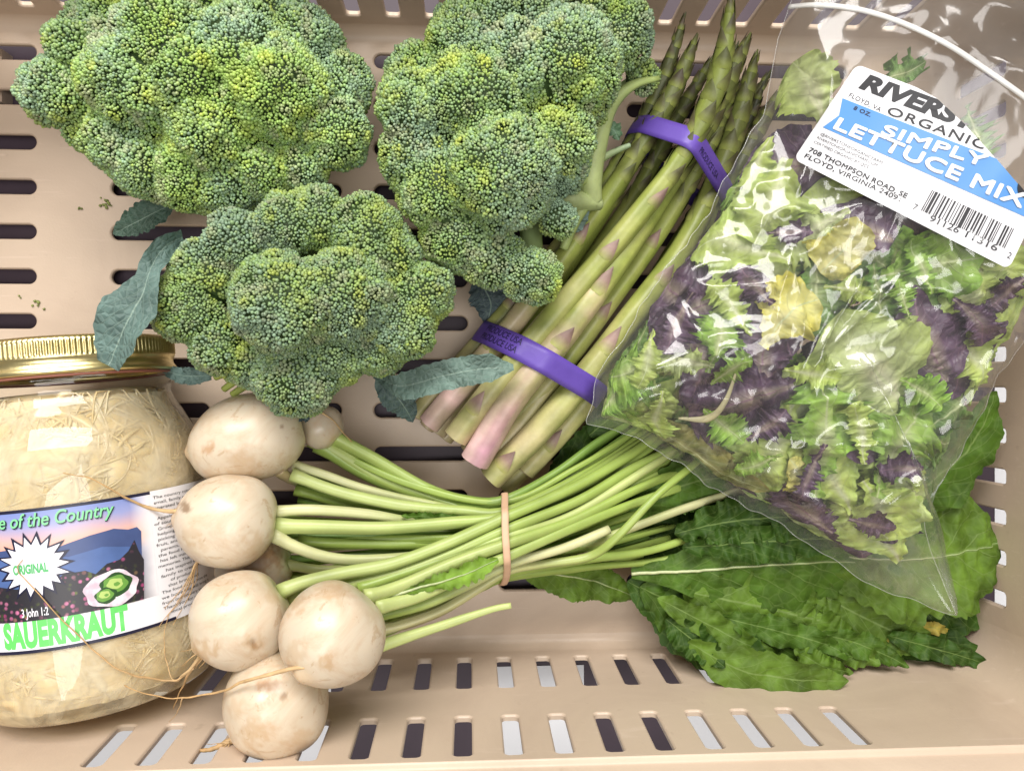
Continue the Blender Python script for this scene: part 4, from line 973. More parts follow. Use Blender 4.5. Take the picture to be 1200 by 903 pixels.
# stems, left of the band to right of it
stem(t7, [(366, 512, 4.4), (405, 535, 4.3), (450, 562, 4.3), (510, 583, 4.6), (586, 590, 5.2), (645, 562, 4.4), (700, 520, 3.8), (755, 488, 3.4)], .52, .24, np.array([.34, .42, .10]), SD)
stem(t7, [(384, 508, 4.6), (440, 538, 4.6), (500, 572, 4.8), (545, 586, 5.0), (590, 586, 5.4), (650, 555, 4.6), (705, 515, 4.0), (760, 485, 3.4)], .40, .22, np.array([.40, .50, .14]), SD)
stem(t7, [(372, 520, 4.4), (430, 556, 4.3), (490, 580, 4.4), (588, 597, 4.8), (660, 560, 4.3), (715, 528, 4.0), (775, 480, 3.6)], .42, .22, np.array([.30, .42, .09]), SD)
stem(t1, [(344, 545, 5.6), (380, 556, 5.6), (425, 572, 5.4), (490, 588, 5.2), (588, 602, 5.5), (650, 570, 5.0), (712, 530, 4.6), (760, 495, 4.2)], .28, .22, SW, SG)
stem(t1, [(342, 556, 6.0), (400, 577, 6.0), (470, 592, 5.9), (540, 598, 6.0), (590, 600, 6.2), (655, 572, 5.6), (718, 536, 5.0), (768, 498, 4.5)], .34, .26, SP, SG)
stem(t1, [(346, 574, 5.2), (420, 594, 5.2), (500, 603, 5.4), (590, 608, 5.6), (680, 580, 5.2), (735, 542, 4.8), (785, 505, 4.5)], .28, .22, SG, SD)
stem(t1, [(352, 565, 4.6), (340, 560, 5.6), (327, 552, 6.4)], .28, .34, SP, np.array([.52, .42, .22]), 'stub', True)
stem(t2, [(318, 600, 7.4), (360, 597, 7.2), (430, 602, 6.6), (500, 613, 6.0), (591, 614, 6.0), (680, 584, 5.6), (736, 545, 5.2), (780, 510, 4.8)], .30, .24, SW, SG)
stem(t2, [(322, 616, 7.6), (380, 617, 7.4), (450, 618, 7.0), (530, 612, 6.7), (590, 605, 6.7), (660, 575, 6.0), (722, 537, 5.2), (770, 505, 4.8)], .40, .28, SP, SG)
stem(t2, [(350, 634, 6.6), (430, 637, 6.4), (510, 636, 6.2), (592, 622, 6.2), (670, 600, 5.8), (745, 562, 5.4), (800, 530, 5.0)], .30, .24, SG, SG)
stem(t2, [(318, 625, 7.8), (345, 640, 7.6), (385, 653, 7.2), (430, 656, 6.8), (500, 650, 6.4), (592, 632, 6.3), (680, 602, 5.8), (760, 560, 5.4), (800, 548, 5.0)], .34, .24, SW, SG)
stem(t6, [(330, 660, 6.2), (380, 668, 6.0), (440, 664, 6.0), (520, 650, 6.0), (593, 640, 6.0), (680, 615, 5.6), (745, 590, 5.2), (800, 575, 5.0)], .30, .22, np.array([.52, .54, .22]), SG)
stem(t6, [(332, 672, 5.6), (380, 678, 5.4), (450, 676, 5.4), (530, 660, 5.6), (594, 648, 5.6), (690, 620, 5.2), (750, 600, 5.0)], .30, .22, np.array([.46, .50, .20]), SG)
stem(t3, [(328, 694, 9.2), (350, 684, 9.0), (400, 672, 8.4), (460, 660, 7.9), (525, 636, 7.5), (592, 606, 7.2), (670, 572, 6.4), (730, 538, 5.6), (772, 508, 5.0)], .36, .27, SP, SG)
stem(t3, [(334, 702, 8.6), (400, 686, 8.0), (470, 670, 7.6), (530, 648, 7.3), (594, 620, 7.2), (680, 585, 6.4), (742, 548, 5.6), (792, 524, 5.2)], .36, .26, SP, SG)
stem(t3, [(420, 690, 8.0), (480, 670, 7.6), (540, 648, 7.3), (596, 628, 7.2), (672, 602, 6.4), (760, 548, 5.7), (792, 526, 5.2)], .32, .25, SG, SP)
stem(t4, [(428, 700, 9.6), (470, 686, 8.8), (530, 660, 8.0), (596, 636, 7.5), (670, 610, 6.6), (735, 578, 6.0), (795, 552, 5.5)], .36, .26, SP, SG)
stem(t4, [(440, 712, 9.4), (490, 698, 8.6), (545, 672, 7.9), (598, 650, 7.4), (680, 614, 6.6), (742, 590, 6.0), (800, 570, 5.6)], .38, .24, SP, SG)
stem(t4, [(440, 722, 8.8), (500, 706, 8.0), (550, 684, 7.4), (598, 660, 6.9), (660, 642, 6.6), (714, 620, 6.5)], .32, .25, SG, SW, cut=True)
stem(t5, [(440, 738, 7.6), (470, 732, 7.4), (515, 716, 7.0), (556, 692, 6.8), (596, 668, 6.6), (640, 660, 6.2), (690, 652, 6.6), (722, 630, 7.4), (770, 580, 7.6), (815, 542, 6.8), (850, 505, 6.0)], .30, .20, np.array([.58, .54, .28]), SG)
stem(t5, [(400, 740, 6.6), (470, 720, 6.6), (540, 694, 6.4), (594, 672, 6.2), (680, 656, 5.8), (760, 645, 5.6), (830, 622, 5.4), (880, 606, 5.6), (945, 592, 5.8)], .30, .22, SG, SG)
stem(t5, [(430, 748, 6.0), (480, 728, 5.9), (560, 690, 5.8), (596, 676, 5.7), (690, 664, 5.2), (760, 658, 5.0), (830, 645, 5.2), (910, 632, 5.6)], .28, .17, SG, SG)
stem(t6, [(592, 656, 5.2), (680, 640, 5.4), (738, 619, 6.2), (800, 596, 6.2), (885, 568, 6.0)], .27, .24, SG, SW)
stem(t4, [(425, 770, 7.6), (448, 756, 7.8), (520, 732, 8.0), (575, 714, 8.0), (599, 709, 8.0)], .38, .16, SP, SP, 'stub', True)
rs = np.random.default_rng(8)
left = [(t7, 370, 518, 4.2), (t1, 346, 556, 5.2), (t1, 348, 570, 5.0), (t1, 350, 585, 4.8), (t2, 326, 608, 6.6), (t2, 335, 626, 6.4), (t6, 330, 640, 6.0), (t6, 334, 656, 5.8), (t6, 336, 676, 5.6), (t3, 345, 688, 7.4), (t3, 400, 690, 7.4), (t4, 436, 706, 8.4), (t4, 442, 716, 8.2), (t5, 440, 730, 7.0)]
left = left + [(t_, x + 3, y + 5, z - .3) for t_, x, y, z in left]
for i, (tt_, x, y, z) in enumerate(left):
    i = i if i < 14 else i - 14 + .5
    f_ = i / 13.5; by = 590 + 80 * f_ + rs.uniform(-6, 6); bz = 5.0 + 1.2 * math.sin(np.pi * f_) + rs.uniform(-.4, .5)
    ex, ey = rs.uniform(740, 800), 490 + 150 * f_ + rs.uniform(-12, 12)
    mx, my = (x + 590) / 2, (y + by) / 2 + 14 * (1 - 2 * f_)
    stem(tt_, [(x, y, z), (mx, my, (z + bz) / 2), (590, by, bz), ((590 + ex) / 2, (by + ey) / 2 + 6, bz - .4), (ex, ey, 4.2)], rs.uniform(.17, .26), rs.uniform(.13, .2), [SG, SP, SD, SG][int(i * 2) % 4], [SG, SD, SG][int(i * 2) % 3])
rb, _ = band('rubber_band', 'tan rubber band twisted round the turnip stems', 'rubber band', STEMS, P(590, 630, 6), np.array([1, .10, -.05]), .34, mat_attr('tan_rubber', .6, 200, .3, .001), gap=.06, skew=-.12, wob=.10, seed=1, thick=.09)
for o in rb.children:
    o.data.color_attributes['Col'].data.foreach_set('color', np.tile(np.array([.62, .40, .26, 1], np.float32), len(o.data.vertices)))
# greens
DG, MG, LG, BG = (.038, .088, .010), (.066, .135, .014), (.105, .185, .022), (.18, .31, .035)
RIB = (.42, .48, .24)
def green(root, pts, wpx, col, seed, prof=P_OVAL, **kw):
    a = dict(nu=110, nv=19, serr=.05, nserr=13, ruffle=.14, nruf=3, fold=.12, crumple=.16, lobes=.16, nlobes=4); a.update(kw)
    rb_ = a.pop('rib', 0)
    o = add_leaf(root, pts, wpx, prof, col, M['green'], seed=seed, rim=tuple(c * .85 for c in col), amt=.35, **a)
    if rb_:                                          # raised pale midrib following the blade
        nv = a['nv']; W = np.empty(len(o.data.vertices) * 3, np.float32); o.data.vertices.foreach_get('co', W)
        W = W.reshape(-1, nv, 3)[:, nv // 2].astype(float) / CM + ORI[root.name]; W = W + np.array([0, 0, .02])
        V, f, tt, _ = tube(W, np.linspace(rb_, .02, len(W)), 8, .8); MB().add(V, f, lerp(np.array([.56, .60, .34]), np.array([.26, .36, .12]), tt[:, None])).build('midrib', M['stem'], o)
    return o
green(t5, [(606, 664, 4.6), (650, 672, 4.2), (700, 682, 3.2), (748, 700, 2.2)], 26, LG, 1, droop=.10, rib=.06)
green(t3, [(690, 510, 2.6), (740, 470, 2.8), (790, 440, 2.8)], 40, DG, 2)
green(t7, [(640, 575, 1.8), (720, 520, 2.2), (800, 470, 2.2)], 38, DG, 3)
green(t1, [(720, 620, 2.4), (790, 575, 2.8), (860, 550, 2.8), (930, 530, 2.6)], 52, DG, 4)
green(t2, [(735, 606, 3.9), (790, 572, 4.3), (840, 560, 4.2), (890, 560, 3.8)], 34, MG, 5)
green(t2, [(790, 625, 4.6), (850, 612, 5.0), (915, 606, 5.2), (985, 606, 5.0)], 30, DG, 6, ruffle=.35, nruf=7)
green(t6, [(800, 642, 4.9), (870, 636, 5.2), (940, 632, 5.3), (1010, 630, 5.0)], 24, DG, 7, ruffle=.3, nruf=6)
green(t5, [(740, 672, 4.0), (820, 668, 4.5), (900, 662, 4.8), (1000, 658, 4.6), (1060, 668, 4.2)], 62, MG, 8, prof=lambda t: np.interp(t, [0, .12, .3, .6, .85, 1], [.10, .30, .78, 1.0, .8, .08]), fold=-.16, droop=.03, rib=.09)
green(t4, [(735, 680, 3.2), (785, 710, 3.6), (835, 748, 4.2), (885, 782, 5.4), (945, 796, 6.2)], 44, DG, 9, fold=-.02)
green(t4, [(750, 688, 3.6), (815, 716, 3.8), (880, 744, 4.2), (965, 768, 4.8)], 52, MG, 10, fold=-.12, ruffle=.22, nruf=5)
green(t3, [(806, 752, 5.0), (865, 783, 5.9), (930, 796, 6.5), (994, 797, 6.4)], 30, LG, 11, ruffle=.12)
green(t5, [(800, 692, 4.2), (870, 706, 4.4), (940, 722, 4.2), (1010, 738, 3.8)], 46, LG, 12, fold=-.1, ruffle=.3, nruf=6)
green(t2, [(900, 705, 3.8), (950, 738, 4.2), (1000, 762, 4.6), (1032, 778, 4.9)], 32, LG, 13, ruffle=.3, nruf=5)
green(t1, [(950, 690, 3.8), (1010, 722, 4.0), (1060, 745, 4.0), (1100, 758, 3.8)], 36, LG, 14, ruffle=.25)
green(t3, [(930, 640, 3.8), (1020, 655, 4.8), (1100, 652, 5.0), (1172, 636, 4.8)], 88, LG, 15, prof=lambda t: np.interp(t, [0, .2, .45, .7, .88, .97, 1], [.2, .55, .9, 1.0, .85, .45, .1]), fold=.0, ruffle=.2, nruf=3, crumple=.3, rib=.06)
green(t7, [(1020, 620, 5.0), (1090, 565, 5.6), (1140, 520, 6.2), (1168, 458, 6.8)], 48, MG, 16, fold=-.12)
green(t6, [(1000, 710, 2.8), (1060, 742, 3.2), (1110, 760, 3.6), (1160, 768, 4.0)], 34, DG, 17, fold=-.15)
green(t7, [(1010, 690, 3.0), (1070, 700, 3.4), (1130, 712, 3.4), (1160, 728, 3.2)], 48, DG, 18)
green(t6, [(660, 620, 1.6), (770, 630, 1.8), (880, 660, 1.8), (980, 690, 1.6)], 50, DG, 19)
green(t4, [(450, 700, 9.0), (500, 686, 8.8), (545, 672, 8.5), (584, 655, 8.2)], 14, BG, 20, prof=lambda t: np.interp(t, [0, .25, .5, .8, 1], [.1, .35, .8, 1.0, .2]), serr=.22, nserr=11, ruffle=.08, fold=.1, rib=.07)
green(t2, [(470, 604, 6.6), (520, 606, 6.6), (545, 604, 6.5)], 5, MG, 21, serr=.3, nserr=8, ruffle=.12, nu=50)
for i, (p_, w_, c_) in enumerate((([(770, 700, 4.6), (820, 726, 4.8), (870, 752, 5.0), (915, 768, 5.2)], 20, LG), ([(840, 722, 4.9), (900, 736, 4.9), (960, 752, 4.9), (1000, 770, 5.0)], 18, MG), ([(960, 742, 4.6), (1000, 752, 4.7), (1040, 768, 4.9), (1066, 782, 5.2)], 17, MG), ([(1040, 744, 4.3), (1090, 758, 4.4), (1140, 772, 4.6), (1162, 782, 4.9)], 17, DG), ([(930, 760, 4.8), (965, 780, 5.4), (1000, 788, 5.8)], 15, LG), ([(780, 725, 4.4), (815, 752, 5.0), (850, 782, 5.9)], 22, DG))):
    green((t1, t2, t3, t4, t5, t6)[i], p_, w_, c_, 70 + i, ruffle=.2, nruf=4, nu=80)
for i, (x, y) in enumerate(((1094, 735), (1060, 752))):
    green(t3, [(x - 22, y - 3, 4.0), (x, y, 3.9), (x + 16, y + 2, 3.5)], 8, (.40, .32, .06), 30 + i, nu=40)

# ------------------------------------------------------------------ bag of lettuce
BPX = [(690, 494, 6.4), (700, 440, 6.9), (752, 358, 7.4), (835, 240, 8.2), (895, 130, 9.0), (911, 42, 9.8), (940, -30, 11), (1060, -45, 12.6), (1200, -15, 13.5), (1290, 80, 13.5), (1300, 250, 12), (1240, 325, 11), (1200, 398, 9.8), (1150, 478, 8.6), (1108, 560, 7.6), (1082, 612, 7.0), (1092, 648, 6.8), (1124, 724, 6.4), (1092, 714, 6.3), (1010, 676, 6.3), (900, 608, 6.2), (800, 547, 6.2), (725, 503, 6.2)]
BC = P(970, 372, 9.0)[:2]
_b = []
for i in range(len(BPX)):
    a, b = np.array(BPX[i], float), np.array(BPX[(i + 1) % len(BPX)], float)
    for q in np.linspace(0, 1, 24, endpoint=False): _b.append(P(*(a + (b - a) * q)))
_b = np.array(_b); _th = np.unwrap(np.arctan2(_b[:, 1] - BC[1], _b[:, 0] - BC[0])); _r = np.linalg.norm(_b[:, :2] - BC, axis=1)
if _th[-1] < _th[0]: _th, _r, _b = _th[::-1], _r[::-1], _b[::-1]
_th = np.maximum.accumulate(_th); _z = _b[:, 2]
TBT = np.linspace(-np.pi, np.pi, 1441)
_o = (TBT - _th[0]) % (2 * np.pi) + _th[0]
TBR = np.interp(_o, np.append(_th, _th[0] + 2 * np.pi), np.append(_r, _r[0])) * (1 + .010 * np.sin(TBT * 9 + 1) + .007 * np.sin(TBT * 23) + .004 * np.sin(TBT * 51 + 2)); TBZ = np.interp(_o, np.append(_th, _th[0] + 2 * np.pi), np.append(_z, _z[0]))
CREASES = [((910, 300), (897, 352), .20, .16), ((988, 322), (933, 433), .20, .16), ((1027, 330), (937, 433), .18, .14), ((930, 193), (912, 240), .2, .16), ((800, 358), (812, 390), .2, .16),
    ((1030, 600), (1068, 555), .2, .16), ((920, 572), (975, 600), .22, .2), ((700, 470), (790, 420), .18, .3), ((1120, 715), (1068, 620), .2, .3), ((1110, 715), (1040, 660), .16, .25), ((1090, 340), (1170, 420), .18, .25),
    ((1085, 330), (1165, 345), .15, .2), ((920, 60), (950, 170), .2, .3), ((1110, 60), (1180, 130), .2, .25), ((1130, 120), (1170, 160), .2, .2), ((1040, 30), (1120, 90), .15, .25), ((1150, 400), (1100, 520), .15, .3), ((870, 210), (780, 380), .15, .35), ((735, 440), (760, 500), .12, .25),
    ((985, 210), (1060, 290), .22, .3), ((1060, 290), (1100, 340), .18, .25)]
CR3 = [(P(*a, 9)[:2], P(*b, 9)[:2], am * 1.5, w * 1.6) for a, b, am, w in CREASES]
LABQ = np.array([(929, 187), (1181, 316), (1250, 172), (1003, 76)], float)   # BL, BR, TR, TL of the sticker in the photo
def rho(x, y):
    th = np.arctan2(y - BC[1], x - BC[0]); return np.hypot(x - BC[0], y - BC[1]) / np.interp(th, TBT, TBR), np.interp(th, TBT, TBZ)
def labmask(x, y):
    c = P(1085, 185, 10.5)[:2]; u = unit(P(1181, 316, 10)[:2] - P(929, 187, 10)[:2]); v = np.array([-u[1], u[0]])
    a = (x - c[0]) * u[0] + (y - c[1]) * u[1]; b = (x - c[0]) * v[0] + (y - c[1]) * v[1]
    return 1 - (1 - sstep(4.8, 6.5, np.abs(a))) * (1 - sstep(2.4, 3.4, np.abs(b)))
def ztop(x, y, wr=True):
    x = np.asarray(x, float); y = np.asarray(y, float); rh, zb = rho(x, y); rh = np.clip(rh, 0, 1)
    base = lerp(7.6, zb, rh ** 1.5); z = base + 3.0 * np.clip(1 - rh ** 2.6, 0, 1) ** .75
    if wr:
        m = labmask(x, y); w = np.zeros_like(x)
        for a, b, am, wd in CR3:
            ab = b - a; t = np.clip(((x - a[0]) * ab[0] + (y - a[1]) * ab[1]) / (ab @ ab), 0, 1)
            d = np.hypot(x - a[0] - t * ab[0], y - a[1] - t * ab[1]); w = w + am * np.exp(-(d / wd) ** 2) * np.sin(np.pi * np.clip(t * .86 + .07, 0, 1)) ** .5
        q = np.stack([x, y, np.zeros_like(x)], -1).reshape(-1, 3)
        n1 = (1 - np.abs(vnoise(q * np.array([.34, .55, 1]) + 3, 5))).reshape(x.shape); n2 = vnoise(q * .7, 8).reshape(x.shape); n3 = (1 - np.abs(vnoise(q * np.array([1.1, .8, 1]) + 7, 15))).reshape(x.shape)
        z = z + (w + .42 * (n1 - .6) + .20 * n2 + .20 * (n3 - .6)) * m * (1 - .6 * sstep(.9, 1, rh))
    return z
def zbot(x, y):
    rh, zb = rho(np.asarray(x, float), np.asarray(y, float)); rh = np.clip(rh, 0, 1); return lerp(7.6, zb, rh ** 1.5) - .03 - 1.6 * np.clip(1 - rh ** 2.6, 0, 1) ** .8
def film_pt(px, py, lift=0.0, wr=True):
    z = 9.0
    for _ in range(12):
        p = P(px, py, z); z = .5 * z + .5 * (float(ztop(p[0], p[1], wr)) + lift)
    return P(px, py, z)
bag = thing('lettuce_bag', 'clear plastic bag of mixed lettuce with a white and blue sticker', 'bag', (BC[0], BC[1], 5.0))
NR, NA = 130, 420
ra = np.linspace(0, 1, NR); aa = np.linspace(-np.pi, np.pi, NA, endpoint=False)
# more samples at the sharp corners
RB = np.interp(aa, TBT, TBR)
X = BC[0] + np.outer(ra, RB * np.cos(aa)); Y = BC[1] + np.outer(ra, RB * np.sin(aa))
mb = MB(); mb.add(np.stack([X, Y, ztop(X, Y)], -1).reshape(-1, 3), grid_faces(NR, NA, True))
mb.build('film', M['film'], bag)
mb = MB(); mb.add(np.stack([X, Y, zbot(X, Y)], -1).reshape(-1, 3), grid_faces(NR, NA, True)[:, ::-1])
mb.build('film', M['film'], bag)
# zip seal near the mouth, and welded edges
zm = Mat('zip_seal'); zm.set(Base_Color=(.86, .86, .84), Roughness=.25, Alpha=.55)
C = np.array([film_pt(x, y, .06) for x, y in [(925, 8), (960, 6), (1010, 12), (1060, 28), (1110, 52), (1150, 78), (1190, 106), (1225, 132)]])
V, f, _, _ = tube(spline(C, 60), .13, 8, .6); MB().add(V, f).build('zip_seal', zm.m, bag)
edge_m = mat_film('welded_edge', .18, .12, 30, .3)
V, f, _, _ = tube(np.stack([X[-1], Y[-1], ztop(X, Y)[-1]], -1)[np.r_[0:NA, 0]], .022, 6, 1.0, cap=False); MB().add(V, f).build('welded_edge', edge_m, bag)

# ---- sticker
def lab_px(u, v):
    u = np.asarray(u, float)[..., None]; v = np.asarray(v, float)[..., None]; a, b, c, d = LABQ
    return a * (1 - u) * (1 - v) + b * u * (1 - v) + c * u * v + d * (1 - u) * v
def lab_uv(px, py):
    q = np.array([.5, .5])
    for _ in range(20):
        f0 = lab_px(q[0], q[1]) - [px, py]; e = 1e-4
        J = np.stack([(lab_px(q[0] + e, q[1]) - lab_px(q[0], q[1])) / e, (lab_px(q[0], q[1] + e) - lab_px(q[0], q[1])) / e], 1); q = q - np.linalg.solve(J, f0)
    return q
# 3-D position of the sticker on a coarse grid of its own coordinates, then interpolated
GU, GV = np.linspace(-.05, 1.05, 34), np.linspace(-.05, 1.05, 18)
LG3 = np.array([[film_pt(*lab_px(u, v), 0.0, False) for v in GV] for u in GU])
def lab3(u, v, lift):
    u = np.clip((np.asarray(u) + .05) / 1.1, 0, 1) * 33; v = np.clip((np.asarray(v) + .05) / 1.1, 0, 1) * 17
    i = np.clip(u.astype(int), 0, 32); j = np.clip(v.astype(int), 0, 16); fu = (u - i)[:, None]; fv = (v - j)[:, None]
    p = LG3[i, j] * (1 - fu) * (1 - fv) + LG3[i + 1, j] * fu * (1 - fv) + LG3[i, j + 1] * (1 - fu) * fv + LG3[i + 1, j + 1] * fu * fv
    return p + np.array([.2, .1, 1.0]) * lift
FOLD = []                                    # the film folds over the sticker's upper corner along this line
fp = [lab_uv(*p) for p in [(1003, 74), (1052, 92), (1095, 115), (1128, 145), (1160, 180), (1196, 222), (1215, 250)]]
for a, b in zip(fp[:-1], fp[1:]):
    d = b - a; FOLD.append((tuple(a), (-d[1], d[0])))
def lprint(name, V2, Fc, mat, parent, lift):
    if not len(Fc): return None
    return MB().add(lab3(V2[:, 0], V2[:, 1], lift), fixwind(V2, Fc)).build(name, mat, parent)
def lpoly(pts, clip=True, su=.04, sv=.12):
    bm = bmesh.new(); bm.faces.new([bm.verts.new((x, y, 0)) for x, y in pts])
    g = lambda: bm.verts[:] + bm.edges[:] + bm.faces[:]
    if clip:
        for co, no in FOLD: bmesh.ops.bisect_plane(bm, geom=g(), plane_co=(*co, 0), plane_no=(*no, 0), clear_outer=True)
    for k in np.arange(0, 1.05, su): bmesh.ops.bisect_plane(bm, geom=g(), plane_co=(k + .001, 0, 0), plane_no=(1, 0, 0))
    for k in np.arange(0, 1.05, sv): bmesh.ops.bisect_plane(bm, geom=g(), plane_co=(0, k + .003, 0), plane_no=(0, 1, 0))
    bmesh.ops.triangulate(bm, faces=bm.faces[:]); bm.verts.index_update()
    V = np.array([v.co[:2] for v in bm.verts]).reshape(-1, 2); Fc = np.array([[v.index for v in f.verts] for f in bm.faces]); bm.free(); return V, Fc
def rr_pts(u0, u1, v0, v1, ru, rv, n=6):
    o = []
    for cu_, cv_, a0 in ((u1 - ru, v1 - rv, 0), (u0 + ru, v1 - rv, 90), (u0 + ru, v0 + rv, 180), (u1 - ru, v0 + rv, 270)):
        for k in range(n + 1):
            a = math.radians(a0 + 90 * k / n); o.append((cu_ + ru * math.cos(a), cv_ + rv * math.sin(a)))
    return o
stm = Mat('sticker_paper'); stm.set(Base_Color=(.76, .76, .79), Roughness=.3, Specular_IOR_Level=.5, Normal=stm.bump(stm.noise(90, 3), .05, .002))
stick = lprint('sticker', *lpoly(rr_pts(0, 1, 0, 1, .03, .065)), stm.m, bag, .05)
blue = plain('blue_ink', (.085, .27, .62), .35); blk = plain('sticker_black_ink', (.018, .018, .022), .4); wink = plain('sticker_white_ink', (.8, .81, .84), .35)
uvp = lambda *p: tuple(lab_uv(*p))
ribbon = [uvp(986, 116), uvp(975, 131) , uvp(965, 147)]
ribbon = [uvp(986, 116), None, uvp(963, 150), uvp(1080, 202), uvp(1215, 261.5), uvp(1235, 215), uvp(1159, 184)]
ribbon[1] = uvp(982, 136)
lprint('ribbon', *lpoly(ribbon[::-1]), blue, stick, .07)
def ltext(s, p0, p1, cap_px, mat, lift=.09, bold=0.0, shear=0.0, spacing=1.0, nx=16):
    a, b = lab_uv(*p0), lab_uv(*p1); cap = cap_px / 130.0
    stamp = bold / CAP * cap * 1.1 if 'M' in s else 0; bold = 0 if 'M' in s else bold
    V, Fc = fit_text(s, a[0], b[0], 0.0, cap, bold, shear, spacing, nx)
    V[:, 1] += lerp(a[1], b[1], (V[:, 0] - a[0]) / (b[0] - a[0]))
    bm = bmesh.new(); vs_ = [bm.verts.new((x, y, 0)) for x, y in V]
    for t in Fc:
        try: bm.faces.new([vs_[i] for i in t])
        except ValueError: pass
    for co, no in FOLD: bmesh.ops.bisect_plane(bm, geom=bm.verts[:] + bm.edges[:] + bm.faces[:], plane_co=(*co, 0), plane_no=(*no, 0), clear_outer=True)
    bmesh.ops.triangulate(bm, faces=bm.faces[:]); bm.verts.index_update()
    V = np.array([v.co[:2] for v in bm.verts]).reshape(-1, 2); Fc = np.array([[v.index for v in f.verts] for f in bm.faces]); bm.free()
    if not len(Fc): return
    m_ = MB(); Fc = fixwind(V, Fc)
    for k, (du, dv) in enumerate([(0, 0)] if not stamp else [(0, 0), (stamp, 0), (-stamp, 0), (0, stamp), (0, -stamp), (stamp * .7, stamp * .7), (-stamp * .7, stamp * .7), (stamp * .7, -stamp * .7), (-stamp * .7, -stamp * .7)]):
        m_.add(lab3(V[:, 0] + du * 130 / 280, V[:, 1] + dv, lift + .003 * k), Fc)
    m_.build('lettering', mat, stick)
ltext('RIVERSTONE', (1005, 103), (1215, 183), 17, blk, .06, .055, .12)
ltext('FLOYD, VA', (993, 114), (1030, 132), 5.0, blk, .06, .008, 0, 1.1)
ltext('ORGANIC FARM', (1037, 134), (1222, 202), 9.2, blk, .06, .012, 0, 1.15)
ltext('8 OZ.', (998, 129), (1018, 138), 4.2, ink, .09, .02, 0, 1.1)
ltext('SIMPLY', (1030, 158), (1150, 196), 11.4, wink, .09, .045, 0, 1.05)
ltext('LETTUCE MIX', (975, 151.5), (1194, 244), 13.6, wink, .09, .045, 0, 1.05)
ltext('@RIVERSTONEORGANICFARM', (960, 158.5), (1032, 193), 3.1, blk, .06, 0)
ltext('RIVERSTONEORGANICFARM.COM', (956, 163), (1026, 196), 3.1, blk, .06, 0)
ltext('CERTIFIED ORGANIC BY QCS', (952, 168), (1016, 198), 3.1, blk, .06, 0)
ltext('708 THOMPSON ROAD, SE', (946, 178), (1060, 233), 5.2, blk, .06, .018, 0, 1.05)
ltext('FLOYD, VIRGINIA 24091', (941, 185), (1053, 237), 5.2, blk, .06, .018, 0, 1.05)
# round badge cut by the fold
bu = lab_uv(1203, 218)
lprint('badge', *lpoly([(bu[0] + .045 * math.cos(a), bu[1] + .10 * math.sin(a)) for a in np.linspace(0, 6.283, 24, endpoint=False)]), blk, stick, .10)
# bar code
b0, b1 = lab_uv(1078, 247), lab_uv(1176, 291); vt = lab_uv(1091, 223)[1]
rg = np.random.default_rng(71); x = 0.0; V = []; Fq = []
digits = '791126113162'; enc = {'0': '3211', '1': '2221', '2': '2122', '3': '1411', '4': '1132', '5': '1231', '6': '1114', '7': '1312', '8': '1213', '9': '3112'}
seq = '111' + ''.join(enc[d] for d in digits[:6]) + '11111' + ''.join(enc[d] for d in digits[6:]) + '111'
seq = [int(c) for c in seq]; col_ = True
if True:
    pos = 0; bars = []
    sm = [(1, w) for w in (1, 1, 1)]
    black = True
    for i, w in enumerate(seq):
        if i == 3: black = False
        if black: bars.append((pos, pos + w))
        pos += w; black = not black
    for (s0, s1) in bars:
        ua, ub = lerp(b0[0], b1[0], s0 / pos), lerp(b0[0], b1[0], s1 / pos); va, vb = lerp(b0[1], b1[1], s0 / pos), vt
        n0 = len(V); V += [(ua, va), (ub, va), (ub, vb), (ua, vb)]; Fq += [(n0, n0 + 1, n0 + 2), (n0, n0 + 2, n0 + 3)]
V = np.array(V); lprint('barcode', V, np.array(Fq), blk, stick, .06)
ltext('91126', (1087, 259), (1121, 274), 6.5, blk, .06, .01); ltext('11316', (1129, 278), (1166, 295), 6.5, blk, .06, .01)
ltext('7', (1068, 245), (1072, 247), 6, blk, .06); ltext('2', (1178, 302), (1182, 304), 6, blk, .06)

